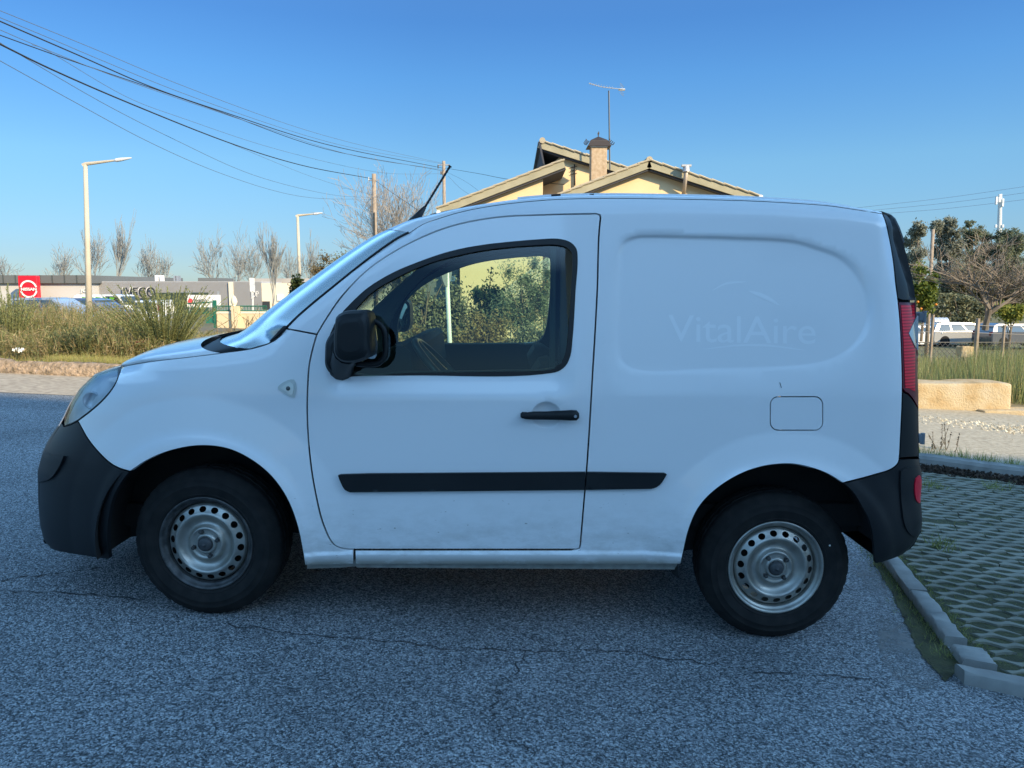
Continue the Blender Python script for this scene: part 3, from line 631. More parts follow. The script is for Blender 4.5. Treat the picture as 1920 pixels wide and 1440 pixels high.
# hinges at the back corner
for (x0, x1, y0, y1) in ((1718, 1729.5, 585, 603), (1720, 1727, 813, 830)):
    a = P(x0, y0, YB + .20); b = P(x1, y1, YB + .20); c = (a + b) / 2; mb = MB()
    mb.box(c, (abs(b.x - a.x), .035, abs(a.z - b.z)), bev=.005); mb.tube([Vector((b.x, c.y - .01, b.z - .004)), Vector((b.x, c.y - .01, a.z + .004))], .009, 10)
    mb.build('door_hinge', M('hinge_grey', (.16, .18, .20), rough=.5), van, angle=40)
# ------------------------------------------------------------------ the van: top, glass, ends, interior, wheels
def S3(pts):
    q = Spoly(pts); w = w_side(q[:, 0], q[:, 1]); return [Vector((a[0], YB + b, a[1])) for a, b in zip(q, w)]
def resamp(pts, n):
    L = [0]
    for a, b in zip(pts[:-1], pts[1:]): L.append(L[-1] + (b - a).length)
    out = []
    for k in range(n):
        t = L[-1] * k / (n - 1); i = max(0, min(len(pts) - 2, int(np.searchsorted(L, t, side='right')) - 1))
        u = (t - L[i]) / max(1e-9, L[i + 1] - L[i]); out.append(pts[i].lerp(pts[i + 1], min(1, u)))
    return out
VS = [0, .004, .012, .025, .045, .07, .1, .14, .19, .25, .32, .4, .5]; VS = VS + [1 - v for v in VS[:-1]][::-1]
def ell(v, p=2.4): return (1 - abs(2 * v - 1) ** p) ** (1 / p)
def across(edge, bow, crown, p=2.4, pz=2.4, vs=VS):
    rows = []
    for i, e in enumerate(edge):
        b = bow(i / (len(edge) - 1)); c = crown(i / (len(edge) - 1)); W = 2 * (YC - e.y)
        rows.append([Vector((e.x - b * ell(v, p), e.y + W * v, e.z + c * ell(v, pz))) for v in vs])
    return rows
# hood
e_h = resamp(S3(cr([(227, 687.5), (277, 678.5), (352, 669.5), (413, 662)])), 26)
mb = MB(); mb.grid(across(e_h, lambda t: .05 + .17 * t, lambda t: .012 + .030 * math.sin(min(1, t * 1.5) * 1.57), 2.2, 2.0))
hood = mb.build('hood', PAINT, van, smooth=True)
# cowl (black plastic between hood and windscreen)
e_c = resamp(S3(cr([(413, 662), (440, 658), (468, 654)])), 8)
mb = MB(); mb.grid(across(e_c, lambda t: .22 + .06 * t, lambda t: .012 + .02 * t, 2.2, 2.0)); cowl = mb.build('cowl_panel', BLACKP, van, smooth=True)
# windscreen
ws = S3([(468, 653.5)] + [(502, 644), (509, 640), (522, 631)] + pillar[1:])
e_w = resamp(ws, 22)
mb = MB(); mb.grid(across(e_w, lambda t: .30 - .13 * t, lambda t: .015 + .02 * t, 2.3, 2.0)); wsc = mb.build('windscreen', WSGLASS, van, smooth=True)
# black seal beside the windscreen
sp = S3(pillar[::2]); mb = MB(); mb.tube([p + Vector((-.004, .002, .001)) for p in sp], .0045, 6); mb.build('windscreen_seal', RUBBER, wsc)
tri = S3([(508, 641.5), (524, 628), (536, 616), (540, 614)]); mb = MB()
mb.tube([p + Vector((-.004, .0, .003)) for p in tri], [.003, .008, .010, .004], 6); mb.build('cowl_corner', RUBBER, cowl)
# wipers
for k, (q0, q1, y0) in enumerate((((440, 657), (462, 632), .10), ((456, 655), (520, 628), .34))):
    mb = MB(); a = P(438 + 22 * k, 655 - k * 4, YB + y0 + .10); b = P(462 + 6 * k, 631, YB + y0 + .14); c = P(486, 630, YB + y0 + .20)
    mb.tube([a, b, c], [.010, .009, .006], 8); mb.tube([P(450, 644, YB + y0 + .2), P(470, 633, YB + y0 + .22), P(500, 628, YB + y0 + .6)], .008, 6)
    mb.build('wiper', RUBBER, cowl)
# roof
e_r = resamp(S3(roofsil), 60)
mb = MB(); mb.grid(across(e_r, lambda t: .17 * max(0, 1 - t * 5) ** 1.5 - .0 * t, lambda t: .035 + .01 * math.sin(t * 3.1), 2.3, 2.2)); roof = mb.build('roof', PAINT, van, smooth=True)
for (x0, x1) in ((1036, 1054), (1110, 1118)):
    a = S(x0, 376, 0); b = S(x1, 375, 0); mb = MB(); mb.tube([a + Vector((0, .10, .030)), b + Vector((0, .10, .031))], .006, 6); mb.build('roof_plug', RUBBER, roof)
for f in (.12, .88):
    mb = MB(); mb.tube([Vector((e.x, e.y + 2 * (YC - e.y) * f, e.z + .035 * ell(f, 2.2) + .008)) for e in e_r[14:58]], .009, 6); mb.build('roof_strip', PAINT, roof)
# ends: rows in z, plan curve continued round the corner
def cap(name, zs, front, mats, parent, pick=lambda z: 0, n=14):
    rows = []
    for z in zs:
        row = []
        if front:
            xs = float(np.interp(z, FZ, FX)); A = (X1F - xs) / KF
            w0 = float(w_base(np.array([xs]), np.array([z]))[0]) - BF * (1 - math.sqrt(1 - KF ** 2))
            ph0 = math.asin(KF)
            for j in range(n):
                ph = ph0 + (math.pi / 2 - ph0) * j / (n - 1); row.append(Vector((X1F - A * math.sin(ph), YB + w0 + BF * (1 - math.cos(ph)), z)))
        else:
            xs = float(np.interp(z, RZ, RX)); A = (xs - X2R) / KR
            w0 = float(w_base(np.array([xs]), np.array([z]))[0]) - BR * (1 - math.sqrt(1 - KR ** 2)); ph0 = math.asin(KR)
            for j in range(n):
                ph = ph0 + (math.pi / 2 - ph0) * j / (n - 1); row.append(Vector((X2R + A * math.sin(ph), YB + w0 + BR * (1 - math.cos(ph)), z)))
        row += [Vector((v.x, 2 * YC - v.y, v.z)) for v in row[::-1]]; rows.append(row)
    mb = MB(); nn = len(rows[0])
    for i in range(len(rows) - 1):
        mb.add(rows[i] + rows[i + 1], [(j, j + 1, nn + j + 1, nn + j) for j in range(nn - 1)], pick((zs[i] + zs[i + 1]) / 2))
    return mb.build(name, mats, parent, smooth=True)
zf = lambda py: float(np.interp(py, [q[1] for q in sil_front[3:]][::-1], [float(z) for z in fz][::-1]))
zr = lambda py: float(np.interp(py, [q[1] for q in sil_rear], [float(z) for z in rz]))
cap('bumper_face', np.linspace(zf(1036), zf(800), 14), True, [BUMP], fb)
cap('front_grille', np.linspace(zf(800), zf(687), 14), True, [PAINT], van)
cap('bumper_back', np.linspace(zr(1055), zr(859), 12), False, [BUMP], rb)
rd = cap('rear_doors', np.linspace(zr(859), zr(452), 26), False, [PAINT], van)
e_s = S3([(1654, 400.8), (1660, 402), (1668, 404.5), (1676, 411), (1684, 426), (1690, 442), (1693.5, 455)])
mb = MB(); mb.grid(across(e_s, lambda t: -.05, lambda t: .035 * (1 - t), 2.3, 2.2)); mb.build('rear_spoiler', BLACKP, van, smooth=True)
# far side shell, mirrored
def flipxz(poly): return poly
far_body = crest + pillar[1:] + roofsil[1:] + cr(sil_rear, 6)[2:-1] + bR_arch[::-1][:-1] + archR + lin([(1277, 1058), (571, 1060)])[1:-1] + archF + bump_arch[1:] + cr(sil_front, 6)[1:-1]
win_f = Spoly(win_in)
farw = [(x, z) for x, z in Spoly(win_out)]
panel('far_side', far_body, PAINT, van, holes=[win_out], far=True, gap=0, hgap=0, grid=.05, rim=.01)
panel('far_window', win_out, GLASSF, van, far=True, gap=-.004, rim=0, grid=.08, off=-.01)
# inner trim of the far door with the opening seen through the near window
inner = cr([(742, 644), (745, 600), (767, 553), (800, 520), (850, 496), (925, 480), (985, 475.5), (1018, 476), (1030, 485), (1033, 505), (1031, 560), (1026, 610), (1018, 635), (1004, 645), (960, 646), (850, 647)], 8)
YL = 2 * YC - YB - .12
hx, hz = U1(inner, YL - .02); hole = [Vector((a, YL, b)) for a, b in zip(hx, hz)]
do_ = Spoly(door_out); cx, cz = do_.mean(0)
to = inset(do_, .03)
panel('far_door_lining', to, INT, van, holes=[np.stack([hx, hz], 1)], far=True, xz=True, off=-.075, gap=0, hgap=0, rim=-.05, grid=.05, wf=w_base)
# near door lining below the window (seen through glass from the other side), bulkhead, floor, roof lining, dash
panel('door_lining', to, INT, door, holes=[inset(Spoly(win_in), -.012)], xz=True, off=-.055, gap=0, hgap=0, rim=-.03, grid=.05, wf=w_base)
XB = float(UP(1092, 600, YB)[0])
mb = MB(); mb.box((XB + .03, YC, .98), (.03, 1.52, 1.30)); mb.build('bulkhead', INT, van)
mb = MB(); mb.box((-.05, YC, .40), (3.4, 1.30, .10)); mb.box((-1.3, YC, .62), (.5, 1.1, .45)); mb.box((1.25, YC, .45), (.5, 1.2, .15))
mb.build('underbody', DARK, van)
mb = MB(); zz = [e for e in e_r if e.x < XB + .05]
mb.grid([[Vector((e.x + .03, e.y + .05 + 2 * (YC - e.y - .05) * v, e.z - .05)) for v in (0, .5, 1)] for e in zz[2:]]); mb.build('roof_lining', INT, van)
mb = MB(); dz = 1.0
DY = YB + .42; pr_ = [P(x, y, DY) for x, y in ((655, 695), (700, 668), (742, 646), (772, 640), (784, 652), (792, 720), (655, 740))]
mb.prism([Vector((v.x, YB + .16, v.z)) for v in pr_], (0, 2 * (YC - YB - .16), 0)); dash = mb.build('dashboard', INT, van, fix=True)
# steering wheel
sw = MB(); c = P(834, 698, YB + .40); ax = Vector((.73, 0, .68)).normalized(); u = Vector((0, 1, 0)); w = ax.cross(u)
sw.tube([c + (u * math.cos(a) + w * math.sin(a)) * .185 for a in [2 * math.pi * k / 40 for k in range(41)]], .016, 10, cap=False)
for a in (R(90), R(210), R(330), R(-30)): sw.tube([c, c + (u * math.cos(a) + w * math.sin(a)) * .18], .016, 6)
sw.tube([c - ax * .25, c + ax * .01], [.03, .055], 12); sw.build('steering_wheel', M('wheel_leather', (.07, .075, .08), rough=.3), van, smooth=True)
# seats, low behind the door
for yy in (YB + .47, 2 * YC - YB - .47):
    s = MB(); s.box((-.05, yy, .62), (.5, .48, .16), bev=.05); s.box((.20, yy, .82), (.14, .46, .48), rot=Matrix.Rotation(R(-14), 3, 'Y'), bev=.05)
    s.build('seat', M('seat_cloth', (.03, .032, .036), rough=.9), van, angle=60)
# mirrors
def mirror(far):
    name = 'side_mirror'; mb = MB()
    f = (lambda v: Vector((v.x, 2 * YC - v.y, v.z))) if far else (lambda v: v)
    y0 = YB - .20
    # shell: stacked rounded outlines from front (towards nose) to back
    def ring(px0, px1, py0, py1, Y0, Y1, x, n=28, e=3.2):
        pass
    outl = cr([(627, 608), (630, 593), (640.6, 585), (668, 581.5), (686, 583), (692, 594), (694, 640), (693, 668), (682, 676), (664, 681), (640, 679), (628, 668), (625, 640), (627, 608)], 5)[:-1]
    q = [P(x, y, y0 + .03) for x, y in outl]; cc = sum(q, Vector()) / len(q)
    layers = [(-.035, .55), (-.030, .72), (-.018, .88), (0, .97), (.03, 1.0), (.10, .99), (.15, .95), (.175, .86), (.185, .70)]
    rows = [[f(cc + (p - cc) * s + Vector((0, dy, 0))) for p in q] for dy, s in layers]
    n = len(q)
    for i in range(len(rows) - 1): mb.add(rows[i] + rows[i + 1], [(j, (j + 1) % n, n + (j + 1) % n, n + j) for j in range(n)])
    mb.add(rows[0], [tuple(range(n))]); mb.add(rows[-1], [tuple(range(n))])
    o = mb.build(name, BLACKP, van if far else door, fix=True, angle=55)
    # foot
    mb = MB(); ft = cr([(612, 660), (614, 640), (628, 618), (650, 600), (662, 585), (668, 640), (662, 690), (660, 703), (640, 706), (622, 700), (613, 686), (612, 660)], 5)[:-1]
    qa = [S(x, y, .003) for x, y in ft]; qb = [S(x, y, .003) for x, y in ft]; ca = sum(qa, Vector()) / len(qa)
    rows = [[f(p) for p in qa], [f(ca + (p - ca) * .96 + Vector((0, -.03, 0))) for p in qa], [f(ca + (p - ca) * .80 + Vector((0, -.055, 0))) for p in qa], [f(ca + (p - ca) * .5 + Vector((0, -.07, 0))) for p in qa]]
    n = len(qa)
    for i in range(3): mb.add(rows[i] + rows[i + 1], [(j, (j + 1) % n, n + (j + 1) % n, n + j) for j in range(n)])
    mb.add(rows[-1], [tuple(range(n))])
    a = P(640, 672, YB - .10); b = P(640, 690, YB + .02)
    mb.tube([f(P(650, 660, YB - .12)), f(P(642, 680, YB - .04)), f(P(640, 690, YB + .03))], [.05, .045, .05], 12)
    mb.build('mirror_foot', BLACKP, o, fix=True, angle=50)
    # glass frame, seen from behind the housing
    fr = MB(); gx = [(694, 606), (705, 607), (718, 616), (722, 632), (722, 664), (717, 676), (704, 683), (690, 684), (672, 681)]
    Yg = YB - .06
    inner_ = cr([(690, 600), (706, 604), (719, 617), (722.5, 640), (721, 668), (710, 681), (690, 683.5), (668, 682)], 5)
    fr.tube([f(P(x, y, Yg)) for x, y in inner_], .011, 8, cap=True)
    fr.build('mirror_rim', BLACKP, o, smooth=True)
    g = MB(); gl = cr([(690, 606), (702, 610), (706, 625), (707, 660), (703, 672), (690, 672)], 5)
    g.prism([f(P(x, y, Yg + .01)) for x, y in gl], (0, .004, 0)); g.build('mirror_glass', M('mirror_glass', (.62, .66, .66), rough=.05, metal=.9), o)
mirror(False)
# far mirror, seen through both windows
mb = MB(); fm = cr([(738, 575), (744, 564), (757, 562), (766, 567), (769, 590), (767, 615), (760, 622), (745, 620), (739, 605)], 4)
Ym = 2 * YC - YB + .10
mb.prism([P(x, y, Ym) for x, y in fm], (0, .15, 0)); mb.tube([P(740, 610, Ym - .1), P(745, 612, Ym + .05)], .04, 8)
o = mb.build('side_mirror', BLACKP, van, fix=True)
mb = MB(); fg = cr([(743, 570), (748, 567), (758, 567), (763, 572), (764, 592), (762, 610), (757, 615), (746, 612), (742, 600)], 4)
mb.prism([P(x, y, Ym - .01) for x, y in fg], (0, .008, 0)); mb.build('mirror_glass', M('mirror_glass_far', (.8, .85, .85), rough=.03, metal=1), o, fix=True)
# aerial on the roof front
mb = MB(); Ya = YC
p0, p1, p2 = P(770, 424, Ya), P(797, 388, Ya), P(843, 313, Ya)
mb.tube([p0, p0.lerp(p1, .5), p1], [.030, .020, .008], 10); mb.tube([P(769, 427, Ya), P(785, 417, Ya)], [.03, .02], 8)
k = 26; pts = [p1.lerp(p2, i / k) for i in range(k + 1)]; mb.tube(pts, [.0062 if i % 2 else .0050 for i in range(k + 1)], 8); mb.tube([p2, p2 + (p2 - p1) * .03], .009, 8)
mb.build('roof_aerial', RUBBER, van, smooth=True)
# wheel arch liners
def liner(c, r, name, a0=-8):
    mb = MB(); n = 40; rows = []
    for yy, rr in ((YB + .005, r), (YB + .06, r + .012), (YB + .30, r + .01), (YB + .30, .05)):
        rows.append([Vector((c[0] + rr * math.cos(a), yy, c[1] + rr * math.sin(a) * 1.0)) for a in [R(a0) + R(188 - a0) * i / n for i in range(n + 1)]])
    mb.grid(rows); mb.build(name, DARK, van, smooth=False); mb = MB(); mb.grid([[Vector((v.x, 2 * YC - v.y, v.z)) for v in r_] for r_ in rows]); mb.build(name, DARK, van, smooth=False)
liner((WFc[0], WFc[1] + .0), .42, 'wheel_arch_liner'); liner((WRc[0] + .01, WRc[1] + .02), .42, 'wheel_arch_liner', 6)
# ---- wheels (local coordinates, outer face towards -Y)
def disc(nh, mat_holes=True):
    def yprof(r):
        return np.interp(r, [0, .058, .062, .067, .071, .078, .090, .102, .112, .119, .126, .134, .160, .166], [.005, .005, -.002, -.001, .012, .020, .023, .016, .005, -.003, -.002, .006, .020, .040])
    pts = []; edges = []; hb = []
    def ring(r, n, c=(0, 0)):
        b = len(pts)
        for i in range(n): pts.append((c[0] + r * math.cos(2 * math.pi * i / n), c[1] + r * math.sin(2 * math.pi * i / n)))
        return b, n
    def close(b, n): edges.extend([(b + i, b + (i + 1) % n) for i in range(n)])
    close(*ring(.166, 96)); close(*ring(.030, 32))
    for k in range(nh):
        a = 2 * math.pi * (k + .3) / nh; cx, cz = .1415 * math.cos(a), .1415 * math.sin(a); b = len(pts); hb.append(b)
        for i in range(16):
            t = 2 * math.pi * i / 16; lx, lt = .0115 * math.cos(t), .0145 * math.sin(t)
            pts.append((cx + lx * math.cos(a) - lt * math.sin(a), cz + lx * math.sin(a) + lt * math.cos(a)))
        close(b, 16)
    for r in np.arange(.036, .165, .0055):
        n = int(max(36, r * 2 * math.pi / .0075))
        for i in range(n):
            a = 2 * math.pi * (i + .5 * (int(r / .0055) % 2)) / n; x, z = r * math.cos(a), r * math.sin(a)
            if abs(r - .1415) < .022:
                da = (a / (2 * math.pi) * nh - .3) % 1; da = min(da, 1 - da) * 2 * math.pi / nh * .1415
                if ((r - .1415) / .0145) ** 2 + (da / .0175) ** 2 < 1: continue
            pts.append((x, z))
    vc, ve, fc, ov, oe, of = delaunay_2d_cdt([Vector(p) for p in pts], edges, [], 0, 1e-6)
    mb = MB(); V = np.array([(v.x, v.y) for v in vc]); cen = np.array([V[list(f)].mean(0) for f in fc]); cr_ = np.hypot(cen[:, 0], cen[:, 1]); kp_ = (cr_ < .166) & (cr_ > .0298)
    for k in range(nh): h_ = pts[hb[k]:hb[k] + 16]; kp_ &= ~poly_in(cen[:, 0], cen[:, 1], h_)
    fc = [f for f, k in zip(fc, kp_) if k]; rr = np.hypot(V[:, 0], V[:, 1]); yy = yprof(rr)
    fs = []
    for f in fc:
        a = V[f[1]] - V[f[0]]; b = V[f[2]] - V[f[0]]; fs.append(tuple(f) if a[0] * b[1] - a[1] * b[0] > 0 else tuple(f[::-1]))
    mb.add([(a, y, b) for (a, b), y in zip(V, yy)], fs)
    return mb
def make_wheel(rimmat, facemat):
    root = empty('wheel', parent=None)
    mb = MB()
    prof = [(.186, .010), (.195, .002), (.203, -.004), (.207, -.0055), (.209, -.0042), (.214, -.0062), (.238, -.0105), (.242, -.0125), (.246, -.0105), (.262, -.0085), (.266, -.0095), (.269, -.007), (.280, -.001), (.290, .008), (.300, .018), (.304, .022)]
    tread = [(.3075, .030), (.3075, .050), (.302, .052), (.302, .058), (.309, .060), (.309, .085), (.303, .087), (.303, .094), (.309, .096), (.309, .118), (.303, .120), (.303, .127), (.3075, .129), (.304, .158)]
    inner = [(.290, .172), (.262, .186), (.21, .185), (.186, .172)]
    seg = 168
    def rf(r, h, j):
        if .288 < r < .3085 and (h < .05 or h > .128): return r - (.0028 if j % 4 == 0 else 0)
        if r > .3085: return r - (.004 if j % 6 == 0 else 0)
        if .2445 < r < .2455: return r
        return r
    mb.lathe(prof + tread + inner, seg, rfun=rf); ty = mb.build('tyre', TYRE, root, smooth=False, angle=32)
    mb = MB(); mb.lathe([(.160, .050), (.166, .034), (.170, .018), (.173, .014), (.178, .013), (.181, .006), (.185, .001), (.190, -.003), (.194, -.002), (.1955, .004), (.193, .012), (.186, .016)], 96)
    mb.lathe([(.166, .034), (.158, .10), (.16, .17)], 64)
    mb.build('rim', rimmat, root, smooth=True)
    fc = disc(18).build('wheel_disc', facemat, root, smooth=True)
    mb = MB(); mb.lathe([(.0001, -.020), (.018, -.019), (.027, -.014), (.030, -.004), (.031, .012)], 32); mb.lathe([(.0001, -.026), (.006, -.025), (.008, -.018)], 12)
    mb.build('hub_cap', M('hub_dark', (.05, .052, .055), rough=.5), root, smooth=True)
    mb = MB(); mb.lathe([(.031, -.004), (.036, -.006), (.042, -.002), (.046, .006)], 32); mb.build('hub_ring', facemat, root, smooth=True)
    for k in range(4):
        a = R(30 + 90 * k); b = MB(); b.lathe([(.0001, -.012), (.0075, -.011), (.0085, -.008), (.0085, .004), (.0125, .006), (.013, .012)], 6, c=(.053 * math.cos(a), 0, .053 * math.sin(a)))
        b.build('wheel_bolt', STEELD, root)
    mb = MB(); mb.lathe([(.14, .05), (.14, .09), (.02, .09)], 32); mb.build('brake_drum', DARK, root)
    return root
def copy_tree(o, parent=None):
    c = o.copy(); scene.collection.objects.link(c); c.parent = parent
    for ch in list(o.children):
        copy_tree(ch, c)
    return c
w_front = make_wheel(STEELD, STEEL); w_rear = make_wheel(STEEL, STEEL)
def put(w, x, z, far=False, rz=0, ry=0):
    w.parent = van; w.matrix_parent_inverse = WORLD[van.name]
    w.location = (x, (2 * YC - YB - .055) if far else YB + .055, z); w.rotation_euler = (0, R(ry), (math.pi if far else 0) + R(rz))
WZF, WZR = ground(WFc[0], 3) + .307, ground(WRc[0], 3) + .307
put(w_front, WFc[0], WZF, rz=-3.5, ry=12); put(w_rear, WRc[0], WZR, ry=-9)
put(copy_tree(w_front), WFc[0], WZF, True); put(copy_tree(w_rear), WRc[0], WZR, True)
mb = MB(); mb.lathe([(.0001, -.0005), (.004, 0)], 12, c=(WRc[0] + .209, YB + .043, WZR + .098)); mb.build('paint_dot', M('paint_dot', (.6, .6, .58)), van)
# ghost lettering left on the panel
def font_mesh(text, size, extrude=0, align='LEFT', shear=0, space=1.0, bold=0):
    cu = bpy.data.curves.new('t', 'FONT'); cu.body = text; cu.size = size; cu.extrude = extrude; cu.shear = shear; cu.align_x = align; cu.space_character = space; cu.offset = bold
    ob = bpy.data.objects.new('t', cu); scene.collection.objects.link(ob)
    me = bpy.data.meshes.new_from_object(ob.evaluated_get(bpy.context.evaluated_depsgraph_get())) ; 
    vs_ = [v.co.copy() for v in me.vertices]; fs = [tuple(p.vertices) for p in me.polygons]
    bpy.data.objects.remove(ob); bpy.data.curves.remove(cu); bpy.data.meshes.remove(me); return vs_, fs
GHOST = M('ghost_lettering', (.885, .895, .905), rough=.28, coat=.8)
vs_, fs = font_mesh('VitalAire', 1.0, space=.98)
x0 = min(v.x for v in vs_); x1 = max(v.x for v in vs_); y1 = max(v.y for v in vs_); mb = MB()
q = [(1253 + (v.x - x0) / (x1 - x0) * 276, 640 - 0.018 * (v.x - x0) / (x1 - x0) * -276 - v.y / y1 * 50) for v in vs_]
xz = Spoly(q); w = w_side(xz[:, 0], xz[:, 1]); mb.add([(a[0], YB + b - .0006, a[1]) for a, b in zip(xz, w)], fs)
def swoosh(pts, wd):
    c = cr(pts, 5); n = len(c); q = []
    for i, (x, y) in enumerate(c):
        t = i / (n - 1); h = wd * math.sin(math.pi * t) ** .7 + .1; q += [(x, y - h / 2), (x, y + h / 2)]
    xz = Spoly(q); w = w_side(xz[:, 0], xz[:, 1]); mb.add([(a[0], YB + b - .0006, a[1]) for a, b in zip(xz, w)], [(2 * i, 2 * i + 1, 2 * i + 3, 2 * i + 2) for i in range(n - 1)])
swoosh([(1318, 655), (1380, 648), (1440, 648), (1512, 657)], 4)
swoosh([(1402, 545), (1430, 555), (1462, 572)], 9); swoosh([(1335, 545), (1360, 532), (1400, 528)], 4)
mb.build('ghost_lettering', GHOST, side)
# small emblem mark on the lower sill and scuff by the flap
for (x0_, y0_, x1_, y1_) in ((1462, 717, 1465, 727),):
    mb = MB(); mb.tube([S(x0_, y0_, .001), S(x1_, y1_, .001)], .0012, 4); mb.build('scuff', RUBBER, side)
# ------------------------------------------------------------------ around the van
random.seed(5)
def kstone(f, s0, s1, t0, t1, h, label, bev=.008, drop=0):
    mb = MB(); a = f(s0, t0); b = f(s1, t0); c = f(s1, t1); d = f(s0, t1); rows = []
    n = 14
    for k, (u, zz) in enumerate(((0, -.03), (0, h - bev), (bev, h), (1 - bev, h), (1, h - bev), (1, -.03))):
        uu = u if u in (0, 1) else (bev / abs(t1 - t0) if u < .5 else 1 - bev / abs(t1 - t0)); row = []
        for i in range(n + 1):
            p = a.lerp(b, i / n).lerp(d.lerp(c, i / n), uu); j = random.uniform(-.004, .004) if k not in (0, 5) else 0
            row.append(Vector((p.x + j, p.y + j * .5, p.z + zz + j - drop * i / n)))
        rows.append(row)
    mb.grid(rows); mb.add([r[0] for r in rows], [tuple(range(6))]); mb.add([r[-1] for r in rows], [tuple(range(6))[::-1]])
    return tag(mb.build('kerb_stone', CONC, fix=True, angle=50), label, 'kerb stone', 'kerb stones edging the paved parking area')
kstone(kp, .545, 1.75, -.05, .035, .05, 'long straight kerb stone running out from under the rear bumper')
kstone(kp, .035, .535, -.05, .035, .047, 'straight kerb stone with a broken end nearest the short block')
kstone(kp, -.165, -.03, -.045, .075, .04, 'short square kerb block at the corner of the paving')
kstone(lambda s, t, o=0: Vector(((G(1800, 1275) + (G(1925, 1303) - G(1800, 1275)).normalized() * s + Vector((.12, .99, 0)) * t).to_tuple())), 0, .75, -.035, .045, .05, 'rounded kerb stone lying across the lower right corner')
# concrete kerb across the far side of the paving
mb = MB(); ss = np.linspace(-6, 12, 90); rows = []
for (t, z) in ((-.02, -.03), (0, .09), (.02, .115), (.14, .12), (.15, .04)):
    rows.append([kq(s, t, z + .004 * math.sin(s * 9)) for s in ss])
mb.grid(rows); tag(mb.build('concrete_kerb', CONC, smooth=False), 'long grey concrete kerb across the back of the grass paving', 'kerb')
# leaf litter under it
LIT = M('dead_leaves', (.03, .022, .016), (.10, .065, .045), scale=30, rough=.9, island=.8)
mb = MB()
for _ in range(7800):
    s = random.uniform(-.3, 3.6); t = -abs(random.gauss(.02, .075)) - .01; c = kq(s, t, .006 + random.random() * .05 * max(0, 1 + t * 5)); mb.leaf(c, random.uniform(.012, .03), random.uniform(.005, .014))
tag(mb.build('leaf_litter', LIT), 'dark dead leaves heaped against the far kerb', 'leaf litter', kind='stuff')
# weeds growing in moss
GR = leafmat('grass_green', (.16, .19, .06), (.38, .39, .14)); STRAW = leafmat('straw', (.28, .21, .10), (.50, .40, .22)); OLIVE = leafmat('weed_olive', (.10, .11, .035), (.25, .235, .09))
DKG = leafmat('dark_leaf', (.025, .045, .018), (.08, .11, .035)); REEDG = leafmat('broom_green', (.16, .19, .08), (.38, .41, .18))
mb = MB()
for _ in range(1400):
    if random.random() < .45: s, t = random.uniform(-.1, 1.4), -.05 - abs(random.gauss(0, .035))
    else: s, t = random.uniform(-.1, 1.5), .05 + abs(random.gauss(0, .04))
    c = kp(s, t, .0); mb.blade(c, c + Vector((random.gauss(0, .015), random.gauss(0, .015), random.uniform(.01, .035))), .0016)
for _ in range(1800):
    s = random.uniform(-.5, 3); c = kq(s, .10 + abs(random.gauss(0, .10)), .1); mb.blade(c, c + Vector((random.gauss(0, .02), random.gauss(0, .02), random.uniform(.03, .10))), .003)
for (px, py) in ((1742, 915), (1865, 918), (1760, 1030), (1765, 845)):
    g0 = G(px, py)
    for _ in range(60):
        c = g0 + Vector((random.gauss(0, .05), random.gauss(0, .05), 0)); mb.blade(c, c + Vector((random.gauss(0, .03), random.gauss(0, .03), random.uniform(.03, .10))), .003)
for _ in range(2600):
    s, t = random.uniform(-.1, 3.6), random.uniform(.08, 3.2); c = kp(s, t, .004)
    if c.y < kq(0, 0).y - .2 and NZ0.noise(Vector((s * 2, t * 2, 9))) > -.1: mb.blade(c, c + Vector((random.gauss(0, .012), random.gauss(0, .012), random.uniform(.012, .03))), .0018)
tag(mb.build('small_weeds', GR), 'small green weeds and grass tufts along the kerbs', 'weeds', kind='stuff')
# dry stalk on the gravel
mb = MB(); g0 = G(1762, 858)
for i in range(7):
    p = g0 + Vector((random.gauss(0, .04), random.gauss(0, .04), 0)); q = p + Vector((random.gauss(0, .06), 0, random.uniform(.14, .36))); mb.tube([p, p.lerp(q, .5) + Vector((.01, 0, 0)), q], [.004, .003, .001], 4)
    for _ in range(14): mb.leaf(p.lerp(q, random.uniform(.3, 1)), .012, .006)
tag(mb.build('dry_stalk', M('dry_stalk', (.10, .085, .06), (.2, .16, .1), rough=.9)), 'thin dry brown stalk standing on the gravel behind the kerb', 'plant')
